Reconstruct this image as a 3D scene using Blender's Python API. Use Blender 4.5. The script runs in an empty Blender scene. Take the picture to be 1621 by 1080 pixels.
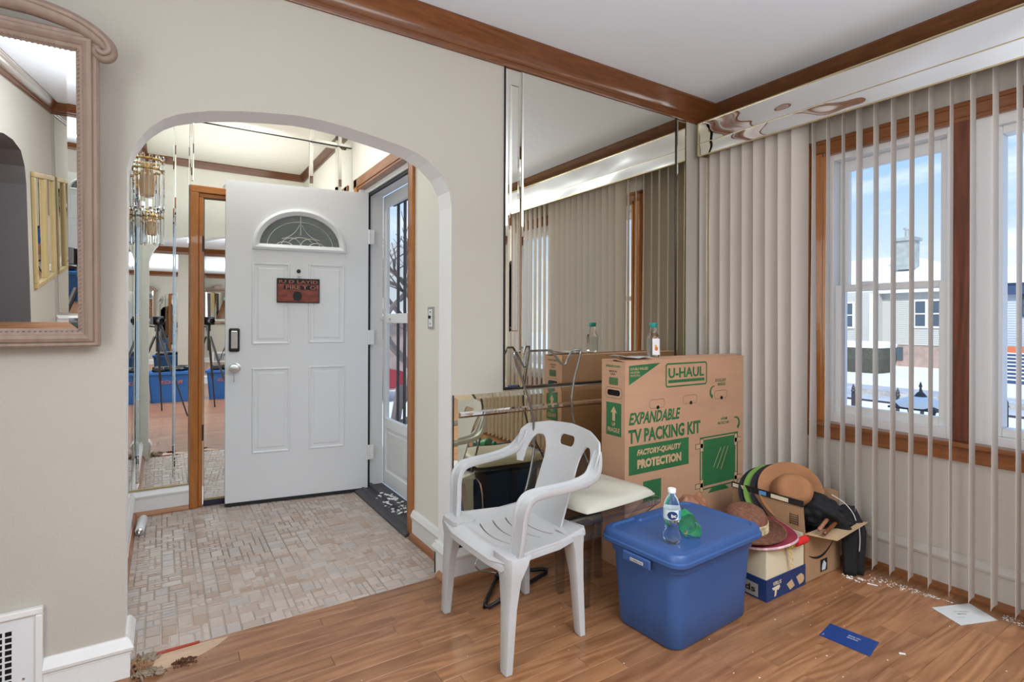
import bpy, bmesh, math, random
from mathutils import Vector, Matrix, noise
random.seed(7)
S = bpy.context.scene
COL = S.collection
PI = math.pi
def R(d): return math.radians(d)

# ------------------------------------------------------------------ camera, world, light
cam_d = bpy.data.cameras.new('camera'); cam = bpy.data.objects.new('camera', cam_d); COL.objects.link(cam)
cam_d.sensor_width = 36.0; cam_d.sensor_fit = 'HORIZONTAL'
cam_d.lens = 860.0 / 1621.0 * 36.0
cam_d.shift_y = -(510.0 - 540.0) / 1621.0 * -1.0
cam_d.clip_start = 0.01; cam_d.clip_end = 300
YAW = math.atan(552.5 / 860.0)
cam.location = (-2.93, -2.21, 1.18)
cam.rotation_euler = (Matrix.Rotation(-YAW, 4, 'Z') @ Matrix.Rotation(R(90), 4, 'X') @ Matrix.Rotation(R(0.2), 4, 'Z')).to_euler()
S.camera = cam

S.view_settings.view_transform = 'Standard'; S.view_settings.look = 'None'
S.view_settings.gamma = 1.0; S.view_settings.use_curve_mapping = False
S.view_settings.exposure = 0.20

def world():
    w = bpy.data.worlds.new('sky'); S.world = w; w.use_nodes = True
    nt = w.node_tree; N = nt.nodes; L = nt.links; N.clear()
    out = N.new('ShaderNodeOutputWorld'); bg = N.new('ShaderNodeBackground')
    tc = N.new('ShaderNodeTexCoord'); sep = N.new('ShaderNodeSeparateXYZ')
    L.new(tc.outputs['Generated'], sep.inputs[0])
    rmp = N.new('ShaderNodeValToRGB'); L.new(sep.outputs['Z'], rmp.inputs[0])
    e = rmp.color_ramp.elements; e[0].position = 0.0; e[0].color = (0.74, 0.78, 0.84, 1)
    e[1].position = 0.75; e[1].color = (0.20, 0.38, 0.74, 1)
    k = rmp.color_ramp.elements.new(0.22); k.color = (0.36, 0.54, 0.80, 1)
    mp = N.new('ShaderNodeMapping'); mp.inputs['Scale'].default_value = (1.6, 1.6, 5.0); L.new(tc.outputs['Generated'], mp.inputs[0])
    nz = N.new('ShaderNodeTexNoise'); nz.inputs['Scale'].default_value = 2.2; nz.inputs['Detail'].default_value = 6; nz.inputs['Roughness'].default_value = 0.6
    L.new(mp.outputs[0], nz.inputs['Vector'])
    cr = N.new('ShaderNodeValToRGB'); L.new(nz.outputs['Fac'], cr.inputs[0])
    cr.color_ramp.elements[0].position = 0.50; cr.color_ramp.elements[1].position = 0.72
    mx = N.new('ShaderNodeMixRGB'); L.new(cr.outputs[0], mx.inputs[0]); L.new(rmp.outputs[0], mx.inputs[1]); mx.inputs[2].default_value = (0.86, 0.88, 0.92, 1)
    L.new(mx.outputs[0], bg.inputs[0]); bg.inputs[1].default_value = 1.18
    L.new(bg.outputs[0], out.inputs[0])
world()

def light(name, kind, loc, rot, power, size=1, size_y=None, color=(1, 1, 1)):
    d = bpy.data.lights.new(name, kind); d.energy = power; d.color = color
    if kind == 'AREA':
        d.shape = 'RECTANGLE' if size_y else 'DISK'; d.size = size
        if size_y: d.size_y = size_y
    elif kind == 'SUN': d.angle = size
    else: d.shadow_soft_size = size
    o = bpy.data.objects.new(name, d); o.location = loc; o.rotation_euler = rot; COL.objects.link(o); return o
light('sun', 'SUN', (0, 0, 8), (R(52), 0, R(-60)), 3.1, R(6), color=(1.0, 0.97, 0.93))
light('room_fill', 'AREA', (-1.6, -3.5, 2.46), (0, 0, 0), 84, 2.0, 2.2, (0.96, 0.98, 1.0))  # added panel under the ceiling behind the camera, no fixture there; fills the room
light('ceiling_fill', 'AREA', (-2.2, -3.0, 1.60), (R(180), 0, 0), 82, 2.0, 2.0, (0.90, 0.96, 1.0))  # added panel floating face up to brighten the ceiling, not a real lamp
light('side_fill', 'AREA', (-3.93, -1.85, 1.45), (0, R(-90), 0), 26, 1.5, 1.4, (0.92, 0.97, 1.0))  # added fill at the west wall, stands in for daylight; no window there
light('entry_ceiling_fill', 'AREA', (-2.45, 0.95, 2.05), (R(180), 0, 0), 5.5, 0.9, 0.9, (1.0, 0.99, 0.97))  # added unseen panel that lifts the vestibule ceiling
light('entry_fill', 'AREA', (-2.45, 1.50, 2.585), (R(-20), 0, 0), 9, 0.30, color=(0.98, 0.99, 1.0))  # extra light added out of sight to brighten the vestibule, no fixture

# ------------------------------------------------------------------ materials
def nodes(name):
    m = bpy.data.materials.new(name); m.use_nodes = True
    nt = m.node_tree; b = nt.nodes['Principled BSDF']; return m, nt, nt.nodes, nt.links, b
def mat(name, col, rough=0.6, metal=0.0, bump=0.0, bscale=60, var=0.0, vscale=3.0, spec=0.5, trans=0.0, ior=1.45, coat=0.0, objrand=0.0, vstretch=(1, 1, 1), emit=None):
    m, nt, N, L, b = nodes(name)
    c = (col[0], col[1], col[2], 1)
    b.inputs['Base Color'].default_value = c; b.inputs['Roughness'].default_value = rough
    b.inputs['Metallic'].default_value = metal; b.inputs['Specular IOR Level'].default_value = spec
    b.inputs['Transmission Weight'].default_value = trans; b.inputs['IOR'].default_value = ior
    b.inputs['Coat Weight'].default_value = coat
    if emit:
        b.inputs['Emission Color'].default_value = (*emit[:3], 1); b.inputs['Emission Strength'].default_value = emit[3]
    tc = None
    if bump or var:
        tc = N.new('ShaderNodeTexCoord')
    last = None
    if var:
        mp = N.new('ShaderNodeMapping'); mp.inputs['Scale'].default_value = vstretch; L.new(tc.outputs['Object'], mp.inputs[0])
        n = N.new('ShaderNodeTexNoise'); n.inputs['Scale'].default_value = vscale; n.inputs['Detail'].default_value = 5
        L.new(mp.outputs[0], n.inputs['Vector'])
        mr = N.new('ShaderNodeMapRange'); mr.inputs[1].default_value = 0.3; mr.inputs[2].default_value = 0.7
        mr.inputs[3].default_value = 1 - var; mr.inputs[4].default_value = 1 + var; L.new(n.outputs['Fac'], mr.inputs[0])
        v = N.new('ShaderNodeVectorMath'); v.operation = 'SCALE'; v.inputs[0].default_value = col[:3]; L.new(mr.outputs[0], v.inputs['Scale'])
        last = v.outputs[0]
    if objrand:
        oi = N.new('ShaderNodeObjectInfo'); mr = N.new('ShaderNodeMapRange'); mr.inputs[3].default_value = 1 - objrand; mr.inputs[4].default_value = 1 + objrand
        L.new(oi.outputs['Random'], mr.inputs[0])
        v = N.new('ShaderNodeVectorMath'); v.operation = 'SCALE'
        if last: L.new(last, v.inputs[0])
        else: v.inputs[0].default_value = col[:3]
        L.new(mr.outputs[0], v.inputs['Scale']); last = v.outputs[0]
    if last: L.new(last, b.inputs['Base Color'])
    if bump:
        n = N.new('ShaderNodeTexNoise'); n.inputs['Scale'].default_value = bscale; n.inputs['Detail'].default_value = 4
        L.new(tc.outputs['Object'], n.inputs['Vector'])
        bp = N.new('ShaderNodeBump'); bp.inputs['Strength'].default_value = bump; bp.inputs['Distance'].default_value = 0.01
        L.new(n.outputs['Fac'], bp.inputs['Height']); L.new(bp.outputs[0], b.inputs['Normal'])
    return m
def wood(name, dark, light_, axis='x', scale=1.0, rough=0.35, rnd=0.12, wave=True, coat=0.0):
    m, nt, N, L, b = nodes(name)
    tc = N.new('ShaderNodeTexCoord'); oi = N.new('ShaderNodeObjectInfo')
    add = N.new('ShaderNodeVectorMath'); add.operation = 'MULTIPLY_ADD'
    comb = N.new('ShaderNodeCombineXYZ')
    for i, k in enumerate((17.0, 31.0, 5.0)):
        mm = N.new('ShaderNodeMath'); mm.operation = 'MULTIPLY'; mm.inputs[1].default_value = k; L.new(oi.outputs['Random'], mm.inputs[0]); L.new(mm.outputs[0], comb.inputs[i])
    ad = N.new('ShaderNodeVectorMath'); ad.operation = 'ADD'; L.new(tc.outputs['Object'], ad.inputs[0]); L.new(comb.outputs[0], ad.inputs[1])
    mp = N.new('ShaderNodeMapping')
    sc = {'x': (1.1, 10, 10), 'y': (10, 1.1, 10), 'z': (10, 10, 1.1)}[axis]
    mp.inputs['Scale'].default_value = [s * scale for s in sc]; L.new(ad.outputs[0], mp.inputs[0])
    n = N.new('ShaderNodeTexNoise'); n.inputs['Scale'].default_value = 0.9; n.inputs['Detail'].default_value = 1.0; n.inputs['Distortion'].default_value = 0.3
    L.new(mp.outputs[0], n.inputs['Vector'])
    m1 = N.new('ShaderNodeMath'); m1.operation = 'MULTIPLY'; m1.inputs[1].default_value = 17.0; L.new(n.outputs['Fac'], m1.inputs[0])
    m2 = N.new('ShaderNodeMath'); m2.operation = 'PINGPONG'; m2.inputs[1].default_value = 1.0; L.new(m1.outputs[0], m2.inputs[0])
    n2 = N.new('ShaderNodeTexNoise'); n2.inputs['Scale'].default_value = 9; n2.inputs['Detail'].default_value = 6; n2.inputs['Roughness'].default_value = 0.7
    L.new(mp.outputs[0], n2.inputs['Vector'])
    mx = N.new('ShaderNodeMath'); mx.operation = 'MULTIPLY_ADD'; mx.inputs[1].default_value = 0.26 if wave else 0.1; L.new(m2.outputs[0], mx.inputs[0]); 
    m3 = N.new('ShaderNodeMath'); m3.operation = 'MULTIPLY'; m3.inputs[1].default_value = 0.62; L.new(n2.outputs['Fac'], m3.inputs[0]); L.new(m3.outputs[0], mx.inputs[2])
    cr = N.new('ShaderNodeValToRGB'); L.new(mx.outputs[0], cr.inputs[0])
    cr.color_ramp.elements[0].position = 0.18; cr.color_ramp.elements[0].color = (*dark, 1)
    cr.color_ramp.elements[1].position = 0.70; cr.color_ramp.elements[1].color = (*light_, 1)
    mr = N.new('ShaderNodeMapRange'); mr.inputs[3].default_value = 1 - rnd; mr.inputs[4].default_value = 1 + rnd; L.new(oi.outputs['Random'], mr.inputs[0])
    v = N.new('ShaderNodeVectorMath'); v.operation = 'SCALE'; L.new(cr.outputs[0], v.inputs[0]); L.new(mr.outputs[0], v.inputs['Scale'])
    L.new(v.outputs[0], b.inputs['Base Color']); b.inputs['Roughness'].default_value = rough; b.inputs['Coat Weight'].default_value = coat
    bp = N.new('ShaderNodeBump'); bp.inputs['Strength'].default_value = 0.08; bp.inputs['Distance'].default_value = 0.004; L.new(n2.outputs['Fac'], bp.inputs['Height']); L.new(bp.outputs[0], b.inputs['Normal'])
    return m
def pane_mat(name, tint=(1, 1, 1), refl=1.0, rough=0.0):
    m = bpy.data.materials.new(name); m.use_nodes = True; nt = m.node_tree; N = nt.nodes; L = nt.links; N.clear()
    o = N.new('ShaderNodeOutputMaterial'); t = N.new('ShaderNodeBsdfTransparent'); t.inputs[0].default_value = (*tint, 1)
    g = N.new('ShaderNodeBsdfGlossy'); g.inputs['Roughness'].default_value = rough
    f = N.new('ShaderNodeFresnel'); f.inputs[0].default_value = 1.35
    mm = N.new('ShaderNodeMath'); mm.operation = 'MULTIPLY'; mm.inputs[1].default_value = refl; L.new(f.outputs[0], mm.inputs[0])
    ge = N.new('ShaderNodeNewGeometry'); iv = N.new('ShaderNodeMath'); iv.operation = 'SUBTRACT'; iv.inputs[0].default_value = 1.0; L.new(ge.outputs['Backfacing'], iv.inputs[1])
    m2 = N.new('ShaderNodeMath'); m2.operation = 'MULTIPLY'; m2.use_clamp = True; L.new(mm.outputs[0], m2.inputs[0]); L.new(iv.outputs[0], m2.inputs[1]); mm = m2
    mx = N.new('ShaderNodeMixShader'); L.new(mm.outputs[0], mx.inputs[0]); L.new(t.outputs[0], mx.inputs[1]); L.new(g.outputs[0], mx.inputs[2]); L.new(mx.outputs[0], o.inputs[0])
    return m
def mirror_mat(name, col, wav=0.0, wscale=3.0, stretch=(1, 1, 1)):
    m, nt, N, L, b = nodes(name)
    b.inputs['Base Color'].default_value = (*col, 1); b.inputs['Metallic'].default_value = 1.0; b.inputs['Roughness'].default_value = 0.0
    b.inputs['Specular IOR Level'].default_value = 0.5
    if wav:
        tc = N.new('ShaderNodeTexCoord'); mp = N.new('ShaderNodeMapping'); mp.inputs['Scale'].default_value = stretch; L.new(tc.outputs['Object'], mp.inputs[0])
        n = N.new('ShaderNodeTexNoise'); n.inputs['Scale'].default_value = wscale; n.inputs['Detail'].default_value = 0.5
        L.new(mp.outputs[0], n.inputs['Vector'])
        bp = N.new('ShaderNodeBump'); bp.inputs['Strength'].default_value = 1.0; bp.inputs['Distance'].default_value = wav
        L.new(n.outputs['Fac'], bp.inputs['Height']); L.new(bp.outputs[0], b.inputs['Normal'])
    return m
def fabric_translucent(name, col, amt=0.3):
    m = bpy.data.materials.new(name); m.use_nodes = True; nt = m.node_tree; N = nt.nodes; L = nt.links; N.clear()
    o = N.new('ShaderNodeOutputMaterial'); d = N.new('ShaderNodeBsdfPrincipled'); d.inputs['Base Color'].default_value = (*col, 1); d.inputs['Roughness'].default_value = 0.7
    t = N.new('ShaderNodeBsdfTranslucent'); t.inputs[0].default_value = (*col, 1)
    mx = N.new('ShaderNodeMixShader'); mx.inputs[0].default_value = amt; L.new(d.outputs[0], mx.inputs[1]); L.new(t.outputs[0], mx.inputs[2]); L.new(mx.outputs[0], o.inputs[0])
    return m

M = {}
M['wall'] = mat('wall_paint', (0.485, 0.455, 0.395), 0.75, bump=0.12, bscale=90, var=0.03, vscale=1.2)
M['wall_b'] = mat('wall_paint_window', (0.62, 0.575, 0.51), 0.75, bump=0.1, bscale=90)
M['cream'] = mat('cream_paint', (0.80, 0.775, 0.69), 0.7)
M['white'] = mat('white_paint', (0.90, 0.90, 0.90), 0.45, bump=0.05, bscale=40)
M['trimwhite'] = mat('trim_white', (0.78, 0.775, 0.76), 0.4, bump=0.12, bscale=30, var=0.03, vscale=8)
M['ceiling'] = mat('ceiling_paint', (0.78, 0.83, 0.91), 0.8)
M['plank'] = wood('laminate', (0.175, 0.068, 0.027), (0.40, 0.195, 0.092), 'x', 0.8, 0.28, 0.14)
M['crown'] = wood('stained_wood', (0.095, 0.030, 0.009), (0.27, 0.098, 0.030), 'x', 0.9, 0.28, 0.05, wave=False, coat=0.3)
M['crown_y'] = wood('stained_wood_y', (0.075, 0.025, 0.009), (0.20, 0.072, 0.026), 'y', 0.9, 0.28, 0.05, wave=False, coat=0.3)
M['casing'] = wood('orange_wood', (0.33, 0.10, 0.014), (0.58, 0.225, 0.042), 'z', 0.8, 0.32, 0.08, wave=False, coat=0.3)
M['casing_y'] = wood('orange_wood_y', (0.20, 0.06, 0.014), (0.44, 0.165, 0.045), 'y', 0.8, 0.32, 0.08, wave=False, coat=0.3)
M['casing_x'] = wood('orange_wood_x', (0.33, 0.10, 0.014), (0.58, 0.225, 0.042), 'x', 0.8, 0.32, 0.08, wave=False, coat=0.3)
M['redwood'] = wood('dark_red_wood', (0.11, 0.028, 0.014), (0.26, 0.075, 0.033), 'z', 0.8, 0.35, 0.08, wave=True)
M['shoe_x'] = wood('shoe_x', (0.30, 0.13, 0.055), (0.50, 0.25, 0.12), 'x', 0.8, 0.4, 0.05, wave=False)
M['mirror'] = mirror_mat('mirror_glass', (0.86, 0.85, 0.76))
M['mirror_dim'] = mirror_mat('mirror_glass_aged', (0.82, 0.78, 0.62))
M['mirror_clear'] = mirror_mat('mirror_glass_clear', (0.92, 0.93, 0.91))
M['mirror_teal'] = mirror_mat('mirror_glass_cool', (0.72, 0.82, 0.86))
M['mirror_wavy'] = mirror_mat('mirror_film', (0.93, 0.94, 0.92), 0.05, 2.2, (1, 1, 2.4))
M['trimbeige'] = mat('trim_beige', (0.60, 0.565, 0.51), 0.5, bump=0.1, bscale=30)
M['black'] = mat('black_plastic', (0.012, 0.012, 0.013), 0.35)
M['rubber'] = mat('black_rubber', (0.02, 0.02, 0.022), 0.6)
M['chrome'] = mat('chrome', (0.80, 0.80, 0.80), 0.12, 1.0)
M['brushed'] = mat('satin_metal', (0.62, 0.61, 0.58), 0.3, 1.0)
M['brass'] = mat('brass', (0.70, 0.47, 0.18), 0.22, 1.0)
M['goldtrim'] = mat('gold_trim', (0.52, 0.43, 0.26), 0.35, 0.8)
M['glass'] = pane_mat('window_glass', (0.97, 0.99, 1.0), 0.5)
M['vinyl'] = mat('white_vinyl', (0.86, 0.86, 0.86), 0.35)
M['slat'] = fabric_translucent('blind_fabric', (0.79, 0.735, 0.675), 0.45)
M['plastic'] = mat('grey_white_plastic', (0.50, 0.50, 0.505), 0.38, bump=0.05, bscale=150, var=0.05, vscale=4)
M['acrylic'] = pane_mat('clear_acrylic', (0.83, 0.84, 0.87), 2.4, 0.03)
M['acrylic_back'] = pane_mat('clear_acrylic_sheet', (0.88, 0.87, 0.85), 2.0, 0.02)
M['cushion'] = mat('cream_vinyl', (0.58, 0.56, 0.47), 0.32, bump=0.25, bscale=7)
M['tote'] = mat('blue_plastic', (0.040, 0.100, 0.275), 0.38, bump=0.06, bscale=200, var=0.07, vscale=3)
M['tote2'] = mat('bright_blue_plastic', (0.03, 0.14, 0.42), 0.4)
M['card'] = mat('cardboard', (0.52, 0.30, 0.185), 0.75, bump=0.1, bscale=40, var=0.06, vscale=2.5, vstretch=(1, 1, 5))
M['card2'] = mat('cardboard_brown', (0.40, 0.24, 0.13), 0.75, bump=0.1, bscale=40, var=0.06, vscale=3)
M['card_in'] = mat('cardboard_tan', (0.56, 0.38, 0.22), 0.75, var=0.05)
M['card_white'] = mat('white_board', (0.72, 0.62, 0.44), 0.6, var=0.05, vscale=3)
M['navy'] = mat('navy_print', (0.012, 0.038, 0.14), 0.45)
M['green_ink'] = mat('green_ink', (0.028, 0.15, 0.052), 0.6, var=0.1, vscale=10)
M['dark_ink'] = mat('dark_ink', (0.03, 0.035, 0.025), 0.6)
M['ink_black'] = mat('black_ink', (0.015, 0.012, 0.012), 0.6)
M['dark'] = mat('dark_void', (0.01, 0.008, 0.006), 0.9)
M['steel_black'] = mat('iron', (0.045, 0.042, 0.045), 0.5)
M['snow'] = mat('snow', (0.92, 0.92, 0.93), 0.8, bump=0.3, bscale=1.5, var=0.03, vscale=1)

# ------------------------------------------------------------------ geometry helpers
def link(name, me, m=None, parent=None, smooth=False, loc=None, rot=None):
    o = bpy.data.objects.new(name, me); COL.objects.link(o)
    if m is not None:
        for x in (m if isinstance(m, (list, tuple)) else [m]): me.materials.append(M[x] if isinstance(x, str) else x)
    if parent is not None: o.parent = parent
    if loc is not None: o.location = loc
    if rot is not None: o.rotation_euler = rot
    if smooth:
        for p in me.polygons: p.use_smooth = True
        if smooth is not True:
            me.set_sharp_from_angle(angle=R(smooth))
    return o
def obj(name, bm, m, parent=None, smooth=False, loc=None, rot=None):
    bmesh.ops.recalc_face_normals(bm, faces=bm.faces)
    me = bpy.data.meshes.new(name); bm.to_mesh(me); bm.free()
    return link(name, me, m, parent, smooth, loc, rot)
def empty(name, loc=(0, 0, 0), rot=(0, 0, 0)):
    o = bpy.data.objects.new(name, None); o.empty_display_size = 0.1; COL.objects.link(o); o.location = loc; o.rotation_euler = rot; return o
def tag(o, label, cat, group=None):
    o['label'] = label; o['category'] = cat
    if group: o['group'] = group
    return o
def thing(name, label, cat, loc=(0, 0, 0), rot=(0, 0, 0), group=None): return tag(empty(name, loc, rot), label, cat, group)
def st(o): o['kind'] = 'structure'; return o
def stuff(o): o['kind'] = 'stuff'; return o
def B(): return bmesh.new()
def box(bm, x0, x1, y0, y1, z0, z1, mi=0):
    v = [bm.verts.new(p) for p in ((x0, y0, z0), (x1, y0, z0), (x1, y1, z0), (x0, y1, z0), (x0, y0, z1), (x1, y0, z1), (x1, y1, z1), (x0, y1, z1))]
    for f in ((0, 3, 2, 1), (4, 5, 6, 7), (0, 1, 5, 4), (1, 2, 6, 5), (2, 3, 7, 6), (3, 0, 4, 7)):
        bm.faces.new([v[i] for i in f]).material_index = mi
    return v
def bev(o, w=0.003, seg=2, ang=30):
    md = o.modifiers.new('bevel', 'BEVEL'); md.width = w; md.segments = seg; md.limit_method = 'ANGLE'; md.angle_limit = R(ang); return o
def boxo(name, x0, x1, y0, y1, z0, z1, m, parent=None, b=0.0):
    bm = B(); box(bm, x0, x1, y0, y1, z0, z1); o = obj(name, bm, m, parent)
    if b: bev(o, b)
    return o
def tube(bm, pts, r, seg=8, caps=True):
    pts = [Vector(p) for p in pts]; n = len(pts)
    rs = r if isinstance(r, (list, tuple)) else [r] * n
    rings = []; prev = None
    for i, p in enumerate(pts):
        t = (pts[min(i + 1, n - 1)] - pts[max(i - 1, 0)]).normalized()
        if prev is None:
            a = Vector((0, 0, 1)) if abs(t.z) < 0.9 else Vector((1, 0, 0)); u = t.cross(a).normalized()
        else:
            u = (prev - t * prev.dot(t)).normalized()
        prev = u; w = t.cross(u)
        rings.append([bm.verts.new(p + (u * math.cos(k * 2 * PI / seg) + w * math.sin(k * 2 * PI / seg)) * rs[i]) for k in range(seg)])
    for i in range(n - 1):
        for k in range(seg): bm.faces.new((rings[i][k], rings[i][(k + 1) % seg], rings[i + 1][(k + 1) % seg], rings[i + 1][k]))
    if caps: bm.faces.new(rings[0][::-1]); bm.faces.new(rings[-1])
def lathe(bm, prof, seg=24, c=(0, 0, 0), fn=None):
    rings = []
    for r, z in prof:
        ring = []
        for k in range(seg):
            a = 2 * PI * k / seg; p = Vector((c[0] + r * math.cos(a), c[1] + r * math.sin(a), c[2] + z))
            if fn: p = fn(p, a, r, z)
            ring.append(bm.verts.new(p))
        rings.append(ring)
    for i in range(len(rings) - 1):
        for k in range(seg): bm.faces.new((rings[i][k], rings[i][(k + 1) % seg], rings[i + 1][(k + 1) % seg], rings[i + 1][k]))
    bm.faces.new(rings[0][::-1]); bm.faces.new(rings[-1])
def loft(bm, rings, cap=True, closed=True):
    vr = [[bm.verts.new(p) for p in r] for r in rings]; n = len(vr[0])
    for i in range(len(vr) - 1):
        for k in range(n if closed else n - 1): bm.faces.new((vr[i][k], vr[i][(k + 1) % n], vr[i + 1][(k + 1) % n], vr[i + 1][k]))
    if cap: bm.faces.new(vr[0][::-1]); bm.faces.new(vr[-1])
    return vr
def rrect(cx, cy, w, d, r, z, seg=5):
    out = []
    for sx, sy, a0 in ((1, 1, 0), (-1, 1, 90), (-1, -1, 180), (1, -1, 270)):
        for k in range(seg + 1):
            a = R(a0 + 90 * k / seg); out.append((cx + sx * (w / 2 - r) + r * math.cos(a), cy + sy * (d / 2 - r) + r * math.sin(a), z))
    return out
def prism(bm, poly, fn, h):
    """poly of 2D points extruded by h; fn(u, v, w) -> 3D"""
    a = [bm.verts.new(fn(u, v, 0)) for u, v in poly]; b = [bm.verts.new(fn(u, v, h)) for u, v in poly]; n = len(poly)
    bm.faces.new(a[::-1]); bm.faces.new(b)
    for i in range(n): bm.faces.new((a[i], a[(i + 1) % n], b[(i + 1) % n], b[i]))
def sheet(f, u0, u1, v0, v1, nu, nv, fn):
    """marching squares: the region f(u,v)>0 as a smooth-edged surface, mapped by fn(u,v)->3D"""
    bm = B(); du = (u1 - u0) / nu; dv = (v1 - v0) / nv
    val = [[f(u0 + i * du, v0 + j * dv) for j in range(nv + 1)] for i in range(nu + 1)]
    cache = {}
    def vert(key, u, v):
        if key not in cache: cache[key] = bm.verts.new(fn(u, v))
        return cache[key]
    def corner(i, j): return vert(('c', i, j), u0 + i * du, v0 + j * dv)
    def edge(i, j, i2, j2):
        a, b_ = val[i][j], val[i2][j2]; t = min(max(a / (a - b_), 0.02), 0.98); key = ('e',) + tuple(sorted(((i, j), (i2, j2))))
        return vert(key, u0 + (i + (i2 - i) * t) * du, v0 + (j + (j2 - j) * t) * dv)
    for i in range(nu):
        for j in range(nv):
            cs = [(i, j), (i + 1, j), (i + 1, j + 1), (i, j + 1)]; ins = [val[a][b_] > 0 for a, b_ in cs]
            if not any(ins): continue
            poly = []
            for k in range(4):
                a = cs[k]; b_ = cs[(k + 1) % 4]
                if ins[k]: poly.append(corner(*a))
                if ins[k] != ins[(k + 1) % 4]: poly.append(edge(*a, *b_))
            if len(poly) >= 3:
                try: bm.faces.new(poly)
                except ValueError: pass
    return bm
def solid(o, th, offset=0.0, bevel=0.0):
    md = o.modifiers.new('solid', 'SOLIDIFY'); md.thickness = th; md.offset = offset
    if bevel: bev(o, bevel, 2, 50)
    return o
def sdrect(u, v, cu, cv, hw, hh, r):
    """positive inside a rounded rectangle"""
    qx = abs(u - cu) - hw + r; qy = abs(v - cv) - hh + r
    return r - (math.hypot(max(qx, 0), max(qy, 0)) + min(max(qx, qy), 0))
DG = None
def text_mesh(body, off=0.0, space=1.0):
    c = bpy.data.curves.new('t', 'FONT'); c.body = body; c.size = 1; c.extrude = 0.0; c.offset = off; c.space_character = space; c.resolution_u = 2
    o = bpy.data.objects.new('t', c); COL.objects.link(o); bpy.context.view_layer.update()
    me = bpy.data.meshes.new_from_object(o.evaluated_get(bpy.context.evaluated_depsgraph_get()))
    bpy.data.objects.remove(o); bpy.data.curves.remove(c); return me
def text(body, m, parent, org, ux, uy, w, h, shear=0.0, off=0.022, eps=0.0012, name='lettering'):
    """lettering filling a w x h rectangle whose lower left corner is org, along ux and uy"""
    me = text_mesh(body, off); ux = Vector(ux).normalized(); uy = Vector(uy).normalized(); n = ux.cross(uy); org = Vector(org)
    xs = [v.co.x for v in me.vertices]; ys = [v.co.y for v in me.vertices]; x0, x1, y0, y1 = min(xs), max(xs), min(ys), max(ys)
    for v in me.vertices:
        a = (v.co.x - x0) / (x1 - x0) * w; b = (v.co.y - y0) / (y1 - y0) * h
        v.co = org + ux * (a + shear * b) + uy * b + n * eps
    return link(name, me, m, parent)
def flatpoly(name, pts, m, parent, org, ux, uy, eps=0.0008):
    ux = Vector(ux).normalized(); uy = Vector(uy).normalized(); n = ux.cross(uy); org = Vector(org); bm = B()
    prism(bm, pts, lambda u, v, w: org + ux * u + uy * v + n * w, eps); return obj(name, bm, m, parent)
def rr2(x0, x1, y0, y1, r, seg=5):
    return [(p[0], p[1]) for p in rrect((x0 + x1) / 2, (y0 + y1) / 2, x1 - x0, y1 - y0, r, 0, seg)]
def ringpoly(name, outer, inner, m, parent, org, ux, uy, eps=0.0008):
    ux = Vector(ux).normalized(); uy = Vector(uy).normalized(); n = ux.cross(uy); org = Vector(org); bm = B()
    f = lambda p, w: org + ux * p[0] + uy * p[1] + n * w
    a = [bm.verts.new(f(p, eps)) for p in outer]; b = [bm.verts.new(f(p, eps)) for p in inner]; k = len(outer)
    for i in range(k): bm.faces.new((a[i], a[(i + 1) % k], b[(i + 1) % k], b[i]))
    return obj(name, bm, m, parent)
def interp(pts, x):
    if x <= pts[0][0]: return pts[0][1]
    for (a, b), (c, d) in zip(pts, pts[1:]):
        if x <= c: return b + (d - b) * (x - a) / (c - a) if c > a else d
    return pts[-1][1]
def spline(pts, n):
    """Catmull-Rom through pts, n samples per span"""
    P = [Vector(p) for p in pts]; P = [P[0] * 2 - P[1]] + P + [P[-1] * 2 - P[-2]]; out = []
    for i in range(1, len(P) - 2):
        for k in range(n):
            t = k / n; a, b, c, d = P[i - 1], P[i], P[i + 1], P[i + 2]
            out.append(0.5 * ((2 * b) + (c - a) * t + (2 * a - 5 * b + 4 * c - d) * t * t + (3 * b - a - 3 * c + d) * t ** 3))
    out.append(P[-2]); return out

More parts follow.
